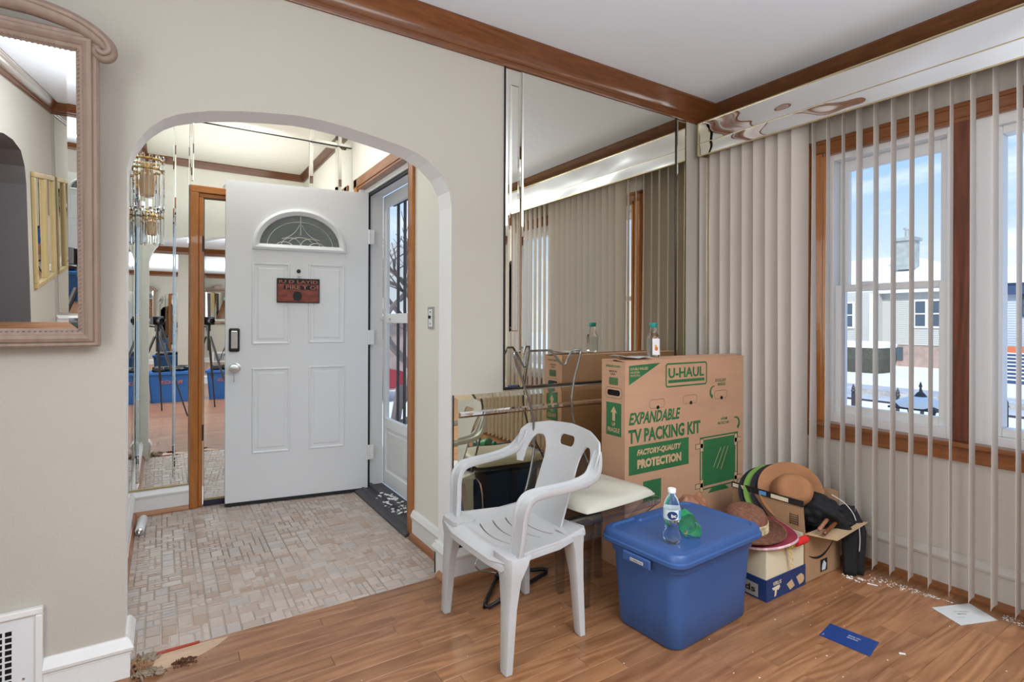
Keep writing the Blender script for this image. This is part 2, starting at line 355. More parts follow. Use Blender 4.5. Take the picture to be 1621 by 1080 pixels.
# ------------------------------------------------------------------ room shell
XW, YS, H = -3.98, -6.0, 2.53          # west wall, south wall, ceiling height
ARCH = [(-3.032, 1.687), (-3.021, 1.738), (-3.006, 1.774), (-2.987, 1.809), (-2.963, 1.84), (-2.93, 1.871), (-2.894, 1.893), (-2.841, 1.913), (-2.784, 1.93), (-2.695, 1.948), (-2.597, 1.962), (-2.492, 1.974), (-2.405, 1.974), (-2.313, 1.967), (-2.192, 1.95), (-2.09, 1.934), (-2.011, 1.915), (-1.945, 1.885), (-1.883, 1.833), (-1.846, 1.768), (-1.836, 1.700)]
def wall_arch(name, x0, x1, z1, arch, y0, y1, mats):
    """wall in the xz plane between y0 (front) and y1 with an arched opening that reaches the floor"""
    bm = B(); L0, R0 = arch[0][0], arch[-1][0]
    for yy, mi in ((y0, 0), (y1, 1)):
        def q(*p): bm.faces.new([bm.verts.new((a, yy, b)) for a, b in p]).material_index = mi
        q((x0, 0), (L0, 0), (L0, arch[0][1]), (L0, z1), (x0, z1)); q((R0, 0), (x1, 0), (x1, z1), (R0, z1), (R0, arch[-1][1]))
        for a, b in zip(arch, arch[1:]): q(a, b, (b[0], z1), (a[0], z1))
    path = [(L0, 0)] + list(arch) + [(R0, 0)]
    for a, b in zip(path, path[1:]):
        bm.faces.new([bm.verts.new(p) for p in ((a[0], y0, a[1]), (b[0], y0, b[1]), (b[0], y1, b[1]), (a[0], y1, a[1]))]).material_index = 2
    for a, b in (((x0, 0), (x0, z1)), ((x1, 0), (x1, z1)), ((x0, z1), (x1, z1))):
        bm.faces.new([bm.verts.new(p) for p in ((a[0], y0, a[1]), (b[0], y0, b[1]), (b[0], y1, b[1]), (a[0], y1, a[1]))]).material_index = 1
    bmesh.ops.remove_doubles(bm, verts=bm.verts, dist=0.0004)
    return st(obj(name, bm, mats))
wall_arch('wall_north', XW - 0.15, 0.2, 2.72, ARCH, 0.0, 0.13, ['wall', 'cream', 'white'])

# east (window) wall with three openings
ZS, ZT = 0.665, 2.062
OPEN = [(-0.708, -1.248), (-1.312, -2.352), (-2.416, -2.960)]
bm = B()
box(bm, 0, 0.2, YS - 0.15, 0.0, -0.05, ZS); box(bm, 0, 0.2, YS - 0.15, 0.0, ZT, 2.72)
ys = [0.0] + [v for a in OPEN for v in a] + [YS - 0.15]
for a, b in zip(ys[::2], ys[1::2]): box(bm, 0, 0.2, b, a, ZS, ZT)
st(obj('wall_east', bm, 'wall_b'))
# west wall with an arched recess (seen in the mirrors), south wall
WA = [(-4.60, 1.60), (-4.56, 1.76), (-4.42, 1.89), (-4.12, 1.955), (-3.80, 1.975), (-3.48, 1.955), (-3.30, 1.89), (-3.18, 1.76), (-3.14, 1.60)]
def wall_arch_x(name, xf, xb, y0, y1, z1, arch, mats):
    bm = B(); L0, R0 = arch[0][0], arch[-1][0]
    for xx in (xf, xb):
        def q(*p): bm.faces.new([bm.verts.new((xx, a, b)) for a, b in p])
        q((y0, 0), (L0, 0), (L0, arch[0][1]), (L0, z1), (y0, z1)); q((R0, 0), (y1, 0), (y1, z1), (R0, z1), (R0, arch[-1][1]))
        for a, b in zip(arch, arch[1:]): q(a, b, (b[0], z1), (a[0], z1))
    path = [(L0, 0)] + list(arch) + [(R0, 0)]
    for a, b in zip(path, path[1:]):
        bm.faces.new([bm.verts.new(p) for p in ((xf, a[0], a[1]), (xf, b[0], b[1]), (xb, b[0], b[1]), (xb, a[0], a[1]))]).material_index = 1
    return st(obj(name, bm, mats))
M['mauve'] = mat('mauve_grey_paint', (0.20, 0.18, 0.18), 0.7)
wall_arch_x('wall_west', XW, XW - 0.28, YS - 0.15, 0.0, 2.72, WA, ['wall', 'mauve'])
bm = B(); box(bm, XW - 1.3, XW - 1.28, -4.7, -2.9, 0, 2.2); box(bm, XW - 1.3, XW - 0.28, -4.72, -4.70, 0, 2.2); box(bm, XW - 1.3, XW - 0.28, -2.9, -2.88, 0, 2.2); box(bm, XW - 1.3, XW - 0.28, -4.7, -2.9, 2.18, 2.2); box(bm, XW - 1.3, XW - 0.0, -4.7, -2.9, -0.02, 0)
st(obj('wall_hall_dark', bm, 'black'))  # black box closes the arch; the hall's darkness is put into its colour
st(boxo('wall_south', XW, 0.0, YS - 0.15, YS, -0.05, 2.72, 'wall'))
st(boxo('ceiling', XW - 0.15, 0.2, YS - 0.15, 0.0, H, H + 0.19, 'ceiling'))
# vestibule shell
VX0, VX1, VY = -3.09, -1.77, 1.762
DY0, DY1, DZ = 0.64, 1.60, 2.125
st(boxo('wall_vestibule_left', VX0 - 0.12, VX0, 0.13, 2.5, -0.05, 2.72, 'cream'))
bm = B(); box(bm, VX0, -2.716, VY, VY + 0.14, -0.05, 2.72); box(bm, -1.95, VX1 + 0.17, VY, VY + 0.14, -0.05, 2.72); box(bm, -2.716, -1.95, VY, VY + 0.14, 2.0, 2.72)
st(obj('wall_vestibule_back', bm, 'cream'))
st(boxo('wall_closet', -2.9, -1.8, 2.44, 2.5, -0.05, 2.72, 'cream'))
bm = B(); box(bm, VX1, VX1 + 0.17, 0.13, DY0, -0.05, 2.72); box(bm, VX1, VX1 + 0.17, DY1, VY, -0.05, 2.72); box(bm, VX1, VX1 + 0.17, DY0, DY1, DZ, 2.72)
st(obj('wall_vestibule_right', bm, 'cream'))
st(boxo('ceiling', VX0 - 0.1, VX1 + 0.17, 0.13, 2.5, 2.60, 2.72, 'cream'))
st(boxo('roof', XW - 0.3, 0.5, YS - 0.3, 2.7, 2.72, 2.9, 'snow'))

# ------------------------------------------------------------------ floors
fl = st(boxo('floor', XW, 0.0, YS, 0.088, -0.05, -0.012, 'dark'))
bm0 = B(); strips = []
rows = int((0.088 - YS) / 0.068) + 1
rr = random.Random(3)
for j in range(rows):
    y1 = 0.088 - j * 0.068; y0 = max(y1 - 0.068, YS); x = XW - rr.random() * 0.5
    while x < 0:
        L_ = rr.choice((0.36, 0.45, 0.55, 0.7, 0.85)); a, b = max(x, XW), min(x + L_, 0.0)
        if b - a > 0.02 and y1 - y0 > 0.02: strips.append((a, b, y0, y1))
        x += L_
def plank(bm, a, b, y0, y1, z=0.0, g=0.0004, c=0.0012):
    loft(bm, [[(a, y0, z - 0.012), (b, y0, z - 0.012), (b, y1, z - 0.012), (a, y1, z - 0.012)],
              [(a + g, y0 + g, z - c), (b - g, y0 + g, z - c), (b - g, y1 - g, z - c), (a + g, y1 - g, z - c)],
              [(a + g + c, y0 + g + c, z), (b - g - c, y0 + g + c, z), (b - g - c, y1 - g - c, z), (a + g + c, y1 - g - c, z)]])
def seen(s):   # strips in the photographed corner first
    cx, cy = (s[0] + s[1]) / 2, (s[2] + s[3]) / 2
    return (cx + 1.9) ** 2 * 0.55 + (cy + 1.05) ** 2
strips.sort(key=seen)
mcache = {}
for i, s in enumerate(strips):
    if i < 300:
        w, d = round(s[1] - s[0], 3), round(s[3] - s[2], 3)
        if (w, d) not in mcache:
            bm = B(); plank(bm, -w / 2, w / 2, -d / 2, d / 2); bmesh.ops.recalc_face_normals(bm, faces=bm.faces)
            me = bpy.data.meshes.new('floor_strip'); bm.to_mesh(me); bm.free(); me.materials.append(M['plank']); mcache[(w, d)] = me
        o = bpy.data.objects.new('floor_strip', mcache[(w, d)]); COL.objects.link(o); o.parent = fl; o.location = ((s[0] + s[1]) / 2, (s[2] + s[3]) / 2, 0)
    else: plank(bm0, *s)
stuff(obj('far_floor_strips', bm0, 'plank', fl))
# worn patch of plank end by the arch
# vestibule mosaic
M['grout'] = mat('grout', (0.40, 0.34, 0.28), 0.8, var=0.55, vscale=1.6)
TC = [(0.44, 0.345, 0.285), (0.48, 0.39, 0.33), (0.50, 0.42, 0.365), (0.40, 0.29, 0.225), (0.44, 0.385, 0.355), (0.51, 0.44, 0.39)]
for i, c in enumerate(TC): M['tile%d' % i] = mat('mosaic_%d' % i, c, 0.38, bump=0.15, bscale=60, var=0.08, vscale=9)
fv = st(boxo('floor', VX0, VX1 + 0.02, 0.088, VY + 0.05, -0.05, -0.0035, 'grout'))
U = 0.0262; nx = int((VX1 - VX0) / U) + 1; ny = int((VY - 0.092) / U) + 1
occ = [[False] * ny for _ in range(nx)]; tiles = []
for j in range(ny):
    for i in range(nx):
        if occ[i][j]: continue
        opts = [(2, 2), (3, 2), (2, 1), (2, 1), (1, 2), (1, 1), (3, 1), (2, 3)]; rr.shuffle(opts); opts.append((1, 1))
        for w, h in opts:
            if i // 12 != (i + w - 1) // 12 or j // 12 != (j + h - 1) // 12: continue
            if i + w <= nx and j + h <= ny and not any(occ[i + a][j + b] for a in range(w) for b in range(h)):
                for a in range(w):
                    for b in range(h): occ[i + a][j + b] = True
                tiles.append((i, j, w, h, rr.choices(range(6), (4, 4, 3, 2, 2, 1.5))[0])); break
def tile(bm, x0, x1, y0, y1, mi=0):
    g = 0.0026; c = 0.002; n = len(bm.faces)
    loft(bm, [[(x0 + g, y0 + g, -0.004), (x1 - g, y0 + g, -0.004), (x1 - g, y1 - g, -0.004), (x0 + g, y1 - g, -0.004)],
              [(x0 + g, y0 + g, -0.0015), (x1 - g, y0 + g, -0.0015), (x1 - g, y1 - g, -0.0015), (x0 + g, y1 - g, -0.0015)],
              [(x0 + g + c, y0 + g + c, 0), (x1 - g - c, y0 + g + c, 0), (x1 - g - c, y1 - g - c, 0), (x0 + g + c, y1 - g - c, 0)]])
    bm.faces.ensure_lookup_table()
    for f in bm.faces[n:]: f.material_index = mi
tcache = {}; bmt = B()
tiles.sort(key=lambda t: (t[1] + t[3] / 2) - (2.5 if t[2] * t[3] > 1 else -8))
for k, (i, j, w, h, c) in enumerate(tiles):
    x0 = VX0 + i * U; y0 = 0.092 + j * U; x1 = min(x0 + w * U, VX1 + 0.01); y1 = min(y0 + h * U, VY + 0.01)
    if x1 - x0 < 0.008 or y1 - y0 < 0.008: continue
    if k < 300:
        key = (round(x1 - x0, 4), round(y1 - y0, 4), c)
        if key not in tcache:
            bm = B(); tile(bm, 0, key[0], 0, key[1]); bmesh.ops.recalc_face_normals(bm, faces=bm.faces)
            me = bpy.data.meshes.new('mosaic_tile'); bm.to_mesh(me); bm.free(); me.materials.append(M['tile%d' % c]); tcache[key] = me
        o = bpy.data.objects.new('mosaic_tile', tcache[key]); COL.objects.link(o); o.parent = fv; o.location = (x0, y0, rr.uniform(-0.0006, 0.0006))
    else: tile(bmt, x0, x1, y0, y1, c)
stuff(obj('far_mosaic_tiles', bmt, ['tile%d' % i for i in range(6)], fv))

# ------------------------------------------------------------------ crown, baseboards
def run(name, prof, p0, p1, n, m0=0, m1=0, mat_='trimwhite', smooth=False, parent=None):
    """sweep prof (offset from wall, z) from p0 to p1; n = unit normal into the room; m0/m1 mitre factors (-1 inside corner, +1 outside)"""
    p0 = Vector((*p0, 0)); p1 = Vector((*p1, 0)); n = Vector((*n, 0)); t = (p1 - p0).normalized()
    r0 = [p0 + n * d - t * (m0 * d) + Vector((0, 0, z)) for d, z in prof]; r1 = [p1 + n * d + t * (m1 * d) + Vector((0, 0, z)) for d, z in prof]
    bm = B(); loft(bm, [r0, r1]); return obj(name, bm, mat_, parent, smooth)
CR = [(0.0, H - 0.128), (0.010, H - 0.128), (0.014, H - 0.118), (0.014, H - 0.104), (0.019, H - 0.100), (0.019, H - 0.094), (0.024, H - 0.080), (0.036, H - 0.060), (0.050, H - 0.046), (0.060, H - 0.030), (0.064, H - 0.026), (0.070, H - 0.016), (0.076, H - 0.010), (0.076, H), (0.0, H)]
st(run('trim_1', CR, (XW, 0), (0, 0), (0, -1), -1, -1, 'crown', 35))
st(run('trim_2', CR, (0, 0), (0, YS), (-1, 0), -1, -1, 'crown_y', 35))
st(run('trim_3', CR, (0, YS), (XW, YS), (0, 1), -1, -1, 'crown', 35))
st(run('trim_4', CR, (XW, YS), (XW, 0), (1, 0), -1, -1, 'crown_y', 35))
def bb(h): return [(0, 0), (0.014, 0), (0.014, h - 0.052), (0.017, h - 0.050), (0.017, h - 0.046), (0.022, h - 0.040), (0.024, h - 0.030), (0.018, h - 0.018), (0.012, h - 0.006), (0.006, h), (0, h)]
SH = [(0.014, 0), (0.034, 0), (0.033, 0.010), (0.028, 0.020), (0.020, 0.028), (0.014, 0.029)]
AL, AR = ARCH[0][0], ARCH[-1][0]
st(run('baseboard_north', bb(0.152), (AR, 0), (0, 0), (0, -1), 1, -1)); st(run('baseboard_north', bb(0.130), (-3.24, 0), (AL, 0), (0, -1), 0, 1))
st(run('baseboard_north', bb(0.130), (XW, 0), (-3.62, 0), (0, -1), -1, 0))
st(run('baseboard_jamb', bb(0.152), (AR, 0.13), (AR, 0), (-1, 0), 1, 1)); st(run('baseboard_jamb', bb(0.140), (AL, 0), (AL, 0.13), (1, 0), 1, 1))
st(run('baseboard_east', bb(0.176), (0, 0), (0, YS), (-1, 0), -1, -1, 'trimbeige')); st(run('baseboard_south', bb(0.15), (0, YS), (XW, YS), (0, 1), -1, -1))
st(run('trim_5', SH, (AR, 0), (0, 0), (0, -1), 1, -1, 'shoe_x')); st(run('trim_6', SH, (0, 0), (0, YS), (-1, 0), -1, -1, 'casing_y')); st(run('trim_7', SH, (AR, 0.088), (AR, 0), (-1, 0), 0, 1, 'shoe_x'))
st(run('baseboard_vestibule', bb(0.152), (VX0, VY), (-2.79, VY), (0, -1), -1, 0)); st(run('baseboard_vestibule', bb(0.152), (VX1, DY0 - 0.062), (VX1, 0.13), (-1, 0), 0, -1)); st(run('baseboard_vestibule', bb(0.152), (VX0, 0.13), (VX0, VY), (1, 0), 0, -1))
st(run('trim_8', SH, (VX0, VY), (-2.79, VY), (0, -1), -1, 0, 'shoe_x')); st(run('trim_9', SH, (VX1, DY0 - 0.062), (VX1, 0.13), (-1, 0), 0, -1, 'casing_y'))
st(run('trim_10', SH, (VX0, 0.13), (VX0, VY), (1, 0), 0, -1, 'casing_y'))
st(boxo('baseboard_return', AR - 0.014, VX1, 0.128, 0.142, 0, 0.15, 'trimwhite'))
# vestibule crown (seen in the entry mirror)
C2 = [(0.0, 2.540), (0.014, 2.540), (0.018, 2.552), (0.030, 2.568), (0.040, 2.584), (0.046, 2.592), (0.046, 2.60), (0.0, 2.60)]
st(run('trim_11', C2, (VX1, 0.13), (VX0, 0.13), (0, 1), -1, -1, 'crown', 35)); st(run('trim_12', C2, (VX1, VY), (VX1, 0.13), (-1, 0), -1, -1, 'crown_y', 35))
st(run('trim_13', C2, (VX0, 0.13), (VX0, VY), (1, 0), -1, -1, 'crown_y', 35))

# ------------------------------------------------------------------ windows
def ring_yz(bm, x0, x1, ya, yb, za, zb, wl, wr, wb, wt):
    """rectangular frame in the yz plane; ya > yb"""
    box(bm, x0, x1, ya - wl, ya, za, zb); box(bm, x0, x1, yb, yb + wr, za, zb); box(bm, x0, x1, yb + wr, ya - wl, za, za + wb); box(bm, x0, x1, yb + wr, ya - wl, zb - wt, zb)
def dh_window(name, ya, yb, z0, z1):
    bm = B(); ring_yz(bm, 0.01, 0.16, ya, yb, z0, z1, 0.022, 0.022, 0.05, 0.035); w = st(obj(name, bm, 'vinyl')); bev(w, 0.004)
    bm = B(); ring_yz(bm, 0.075, 0.105, ya - 0.022, yb + 0.022, 1.345, z1 - 0.035, 0.045, 0.045, 0.03, 0.055); bev(obj('upper_sash', bm, 'vinyl', w), 0.004)
    bm = B(); ring_yz(bm, 0.035, 0.068, ya - 0.014, yb + 0.014, z0 + 0.03, 1.378, 0.045, 0.045, 0.06, 0.034); bev(obj('lower_sash', bm, 'vinyl', w), 0.004)
    boxo('pane', 0.088, 0.092, yb + 0.06, ya - 0.06, 1.37, z1 - 0.08, 'glass', w); boxo('pane', 0.050, 0.054, yb + 0.055, ya - 0.055, z0 + 0.085, 1.35, 'glass', w)
    boxo('sash_lock', 0.012, 0.036, (ya + yb) / 2 + 0.06, (ya + yb) / 2 + 0.12, 1.378, 1.39, 'vinyl', w, 0.004)
    return w
dh_window('window_1', -0.710, -1.240, ZS, ZT)
bm = B(); ring_yz(bm, 0.005, 0.16, -1.320, -2.345, ZS, ZT, 0.058, 0.058, 0.04, 0.05); w2 = st(obj('window_2', bm, 'vinyl')); bev(w2, 0.004)
bm = B(); ring_yz(bm, 0.03, 0.10, -1.378, -2.287, ZS + 0.04, ZT - 0.05, 0.026, 0.026, 0.035, 0.035); bev(obj('sash', bm, 'vinyl', w2), 0.004)
boxo('pane', 0.058, 0.063, -2.265, -1.40, ZS + 0.07, ZT - 0.08, 'glass', w2)
dh_window('window_3', -2.424, -2.952, ZS, ZT)
# casings and stool
def prof_box(name, x0, x1, ya, yb, z0, z1, m):
    return st(boxo(name, x0, x1, yb, ya, z0, z1, m, None, 0.005))
prof_box('trim_14', -0.026, -0.002, -0.606, -0.628, ZS, ZT + 0.057, 'casing'); prof_box('trim_15', -0.018, -0.001, -0.629, -0.688, ZS, ZT + 0.0115, 'casing'); prof_box('trim_16', -0.024, 0.02, -0.6885, -0.710, ZS, ZT - 0.007, 'casing')
prof_box('trim_17', -0.026, -0.002, -0.606, -3.06, ZT + 0.058, ZT + 0.078, 'casing_y'); prof_box('trim_18', -0.018, -0.001, -0.628, -3.04, ZT + 0.012, ZT + 0.062, 'casing_y'); prof_box('trim_19', -0.022, 0.02, -0.70, -2.97, ZT - 0.006, ZT + 0.014, 'casing_y')
prof_box('trim_20', -0.02, 0.05, -1.250, -1.312, ZS, ZT, 'redwood'); prof_box('trim_21', -0.02, 0.05, -2.352, -2.416, ZS, ZT, 'redwood'); prof_box('trim_22', -0.022, -0.001, -2.972, -3.06, ZS, ZT + 0.011, 'casing')
prof_box('trim_23', -0.055, 0.03, -0.585, -3.08, ZS - 0.018, ZS + 0.002, 'casing_y'); prof_box('trim_24', -0.022, -0.001, -0.605, -3.06, ZS - 0.085, ZS - 0.017, 'casing_y')

# ------------------------------------------------------------------ mirrored valance and vertical blind
VB = -4.4
val = thing('mirrored_valance', 'long mirrored valance box under the crown above the vertical blind', 'valance', (-0.1, -0.04, 2.19))
def ch(name, bm, m, par, **k):
    o = obj(name, bm, m, None, **k); o.parent = par; o.matrix_parent_inverse = Matrix.Translation(-par.location); return o
bm = B()
for z0, z1, xa, xb in ((2.262, 2.385, -0.203, -0.200), (2.190, 2.260, -0.200, -0.203)):
    n = 80
    for i in range(n):
        ya = -0.045 + (VB + 0.045) * i / n; yb = -0.045 + (VB + 0.045) * (i + 1) / n
        bm.faces.new([bm.verts.new(p) for p in ((xa, ya, z0), (xa, yb, z0), (xb, yb, z1), (xb, ya, z1))])
bmesh.ops.remove_doubles(bm, verts=bm.verts, dist=0.0001)
ch('mirror_strip', bm, 'mirror_wavy', val)
bm = B(); box(bm, -0.1985, -0.188, VB, -0.045, 2.19, 2.385); box(bm, -0.188, -0.001, -0.055, -0.045, 2.19, 2.385); box(bm, -0.188, -0.001, VB, -0.055, 2.37, 2.385); ch('box_board', bm, 'goldtrim', val)
bm = B(); box(bm, -0.206, -0.196, VB, -0.043, 2.184, 2.191); box(bm, -0.206, -0.199, VB, -0.043, 2.2590, 2.2625); box(bm, -0.206, -0.196, VB, -0.043, 2.384, 2.389); box(bm, -0.206, -0.196, -0.049, -0.043, 2.184, 2.389); ch('gold_edging', bm, 'goldtrim', val)
vb = thing('vertical_blind', 'beige vertical slat blind hanging from the mirrored valance across the windows', 'blind', (-0.13, -0.04, 2.3))
bm = B(); box(bm, -0.15, -0.11, VB, -0.05, 2.30, 2.34); ch('head_rail', bm, 'vinyl', vb)
rs = random.Random(11); W = 0.089
ang_top = {}
for k in range(60):
    y = -0.055 - 0.0722 * k
    if y < VB + 0.05: break
    if y > -0.66: at = -38 + rs.uniform(-7, 7); ab = at + rs.uniform(4, 14)
    elif y > -0.9: at = 20 + rs.uniform(-3, 3); ab = at - rs.uniform(8, 22)
    elif y > -1.3: at = rs.uniform(6, 11); ab = at + rs.uniform(-4, 4)
    else: at = rs.uniform(3, 7); ab = at + rs.uniform(-3, 3)
    if y < -1.56: at = rs.uniform(-40, -31); ab = at + rs.uniform(-4, 4)
    if -0.66 < y and y < -0.42: ab = -20 + rs.uniform(-5, 5)
    bm = B(); front = []; back = []
    for h_ in range(9):
        t = h_ / 8; z = 2.30 - (2.30 - 0.042) * t; a = R(at + (ab - at) * max(0, (t - 0.25)) / 0.75)
        f_, b_ = [], []
        for s in range(7):
            q = (s / 6 - 0.5); u = q * W; bow = (0.0065 if y > -0.9 else 0.004) * (1 - 4 * q * q)
            for lst, th in ((f_, 0.0), (b_, 0.0009)):
                lst.append(((u * math.cos(a) - (bow + th) * math.sin(a)), (u * math.sin(a) + (bow + th) * math.cos(a)), z - 2.3))
        front.append(f_ + b_[::-1])
    loft(bm, front)
    o = obj('slat', bm, 'slat', vb, 60); o.location = (0, y + 0.04, 0.0)
bm = B()
for k in range(58):
    y = -0.055 - 0.0722 * k
tube(bm, [(-0.165, -0.08, 2.3), (-0.168, -0.085, 1.2), (-0.165, -0.08, 0.5)], 0.0022, 6); tube(bm, [(-0.165, -0.10, 2.3), (-0.168, -0.105, 1.2), (-0.165, -0.10, 0.5)], 0.0022, 6)
ch('control_cord', bm, 'goldtrim', vb)

# ------------------------------------------------------------------ wall mirrors on the north wall
mu = thing('wall_mirror', 'tall mirror on the beige wall, reaching up to the wood crown moulding', 'mirror', (-0.95, -0.001, 0.859))
def panel(par, x0, x1, z0, z1, y=-0.001, th=0.008, bw=0.03, m='mirror', name='mirror_panel', drop=0.004):
    """bevelled mirror sheet facing -y"""
    bm = B(); yf = y - th
    loft(bm, [[(x0, y, z0), (x1, y, z0), (x1, y, z1), (x0, y, z1)], [(x0, yf + drop, z0), (x1, yf + drop, z0), (x1, yf + drop, z1), (x0, yf + drop, z1)], [(x0 + bw, yf, z0 + bw), (x1 - bw, yf, z0 + bw), (x1 - bw, yf, z1 - bw), (x0 + bw, yf, z1 - bw)]])
    return ch(name, bm, m, par)
panel(mu, -1.460, -0.358, 0.862, 2.400, bw=0.008, m='mirror', drop=0.002)
panel(mu, -1.557, -1.462, 0.862, 2.400, bw=0.014, m='mirror', name='side_strip')
panel(mu, -0.352, -0.262, 0.862, 2.400, bw=0.014, m='mirror_dim', name='side_strip')
panel(mu, -1.531, -1.484, 1.134, 2.32, y=-0.0095, th=0.007, bw=0.006, m='mirror', name='raised_strip')
bm = B(); box(bm, -1.561, -1.557, -0.014, -0.001, 0.858, 2.402); box(bm, -0.3575, -0.3525, -0.014, -0.001, 0.858, 2.402); box(bm, -1.561, -0.26, -0.014, -0.001, 0.856, 0.862); ch('dark_joint', bm, 'black', mu)
ml = thing('low_wall_mirror', 'low mirror panel behind the white plastic chair, under the tall mirror', 'mirror', (-1.0, -0.001, 0.16))
panel(ml, -1.826, -0.262, 0.160, 0.846, y=-0.001, th=0.006, bw=0.022, m='mirror_dim', name='mirror_panel')
panel(ml, -1.80, -0.30, 0.742, 0.770, y=-0.0075, th=0.005, bw=0.008, m='mirror_clear', name='raised_strip')
bm = B(); box(bm, -1.829, -1.8265, -0.012, -0.001, 0.158, 0.848); box(bm, -1.829, -0.262, -0.010, -0.001, 0.155, 0.160); ch('dark_edge', bm, 'black', ml)

# ------------------------------------------------------------------ entry: mirrors, closet, doors
me_ = thing('entry_mirror', 'tall mirror panel at the left end of the entry back wall, beside the closet frame', 'mirror', (-2.94, VY, 0.157))
panel(me_, -3.087, -2.792, 0.160, 2.44, y=VY, th=0.006, bw=0.004, m='mirror_clear', drop=0.002)
panel(me_, -3.066, -3.050, 0.20, 2.40, y=VY - 0.0065, th=0.005, bw=0.007, m='mirror_clear', name='bevel_strip')
panel(me_, -2.880, -2.864, 0.20, 2.40, y=VY - 0.0065, th=0.005, bw=0.007, m='mirror_clear', name='bevel_strip')
bm = B(); box(bm, -3.088, -2.79, VY - 0.012, VY, 0.152, 0.160); ch('gold_edging', bm, 'goldtrim', me_)
mt = thing('upper_entry_mirror', 'mirror panels high on the entry back wall above the closet door frame', 'mirror', (-2.3, VY, 2.09))
panel(mt, -2.790, -2.072, 2.036, 2.44, y=VY, th=0.006, bw=0.003, m='mirror_clear', drop=0.002)
panel(mt, -2.068, -1.872, 2.036, 2.44, y=VY, th=0.006, bw=0.022, m='mirror_clear')
panel(mt, -1.868, -1.775, 2.036, 2.44, y=VY, th=0.006, bw=0.02, m='mirror_clear')
panel(mt, -2.068, -1.872, 2.445, 2.598, y=VY, th=0.006, bw=0.02, m='mirror_clear'); panel(mt, -1.868, -1.775, 2.445, 2.598, y=VY, th=0.006, bw=0.02, m='mirror_clear')
panel(mt, -2.784, -2.768, 2.06, 2.43, y=VY - 0.0065, th=0.005, bw=0.007, m='mirror_clear', name='bevel_strip')
bm = B(); box(bm, -2.79, -1.775, VY - 0.009, VY, 2.4405, 2.4445); ch('dark_joint', bm, 'black', mt)
ms = thing('side_entry_mirror', 'mirror on the left wall of the entry behind the crystal sconce', 'mirror', (VX0, 0.95, 0.16))
bm = B(); box(bm, VX0, VX0 + 0.006, 0.14, VY - 0.01, 0.160, 2.44); ch('mirror_panel', bm, 'mirror_teal', ms)
bm = B()
for y in (0.7, 1.25): box(bm, VX0 + 0.006, VX0 + 0.010, y, y + 0.02, 0.18, 2.42)
ch('bevel_strip', bm, 'mirror_clear', ms)
# closet frame and its mirrored door
bm = B(); box(bm, -2.788, -2.742, VY - 0.022, VY - 0.001, 0, 1.9915); box(bm, -2.7415, -2.716, VY - 0.012, VY + 0.05, 0, 1.9645); st(bev(obj('trim_25', bm, 'casing'), 0.004))
bm = B(); box(bm, -2.788, -1.90, VY - 0.022, VY - 0.001, 1.992, 2.036); box(bm, -2.7415, -1.95, VY - 0.012, VY + 0.05, 1.965, 1.9915); st(bev(obj('trim_26', bm, 'casing_x'), 0.004))
d2 = empty('door_2', (-2.712, VY + 0.004, 0.0), (0, 0, R(-3.9))); st(d2)
boxo('closet_door_panel', 0, 0.72, 0.002, 0.034, 0.030, 1.958, 'casing', d2)
boxo('mirror_sheet', 0.004, 0.716, -0.003, 0.002, 0.05, 1.955, 'mirror_clear', d2); boxo('gold_edging', 0.0, 0.72, -0.006, 0.002, 0.036, 0.050, 'goldtrim', d2)
boxo('door_sweep', 0.0, 0.72, -0.016, 0.004, 0.002, 0.035, mat('dark_violet_felt', (0.035, 0.03, 0.05), 0.9), d2, 0.004)
for z in (0.42, 1.62):
    bm = B(); tube(bm, [(-0.004, -0.012, z), (-0.004, -0.012, z + 0.10)], 0.007, 8); box(bm, -0.010, 0.0, -0.010, 0.0, z, z + 0.10); obj('hinge', bm, 'steel_black', d2)

# entry door (white, fanlight), hinged on the right
hx, hy = -1.727, 1.517
d1 = empty('door_1', (hx, hy, 0), (0, 0, math.atan2(0.142, -0.875) - PI)); st(d1)   # local -x runs to the free edge
LW = 0.882; FZ = 1.672
def fan_out(s): return math.sqrt(max(0, 1 - (s / 0.262) ** 2))
bm = B(); hole = [(-0.44 + 0.262 * math.cos(R(a)), FZ + 0.222 * math.sin(R(a))) for a in range(180, -1, -9)]
for yy in (0.0, 0.044):
    def q(*p): bm.faces.new([bm.verts.new((a, yy, b)) for a, b in p])
    q((-LW, 0.022), (0, 0.022), (0, FZ), (hole[-1][0], FZ), (hole[0][0], FZ), (-LW, FZ)); q((-LW, FZ), hole[0], (hole[0][0], 2.075), (-LW, 2.075)); q(hole[-1], (0, FZ), (0, 2.075), (hole[-1][0], 2.075))
    for a, b in zip(hole, hole[1:]): q(a, b, (b[0], 2.075), (a[0], 2.075))
for a, b in list(zip(hole, hole[1:])) + [(hole[-1], hole[0]), ((-LW, 0.022), (0, 0.022)), ((0, 0.022), (0, 2.075)), ((0, 2.075), (-LW, 2.075)), ((-LW, 2.075), (-LW, 0.022))]:
    bm.faces.new([bm.verts.new(p) for p in ((a[0], 0, a[1]), (b[0], 0, b[1]), (b[0], 0.044, b[1]), (a[0], 0.044, a[1]))])
bmesh.ops.remove_doubles(bm, verts=bm.verts, dist=0.0003)
M['doorwhite'] = mat('door_paint', (0.80, 0.81, 0.82), 0.38, bump=0.03, bscale=60)
obj('door_leaf', bm, 'doorwhite', d1)
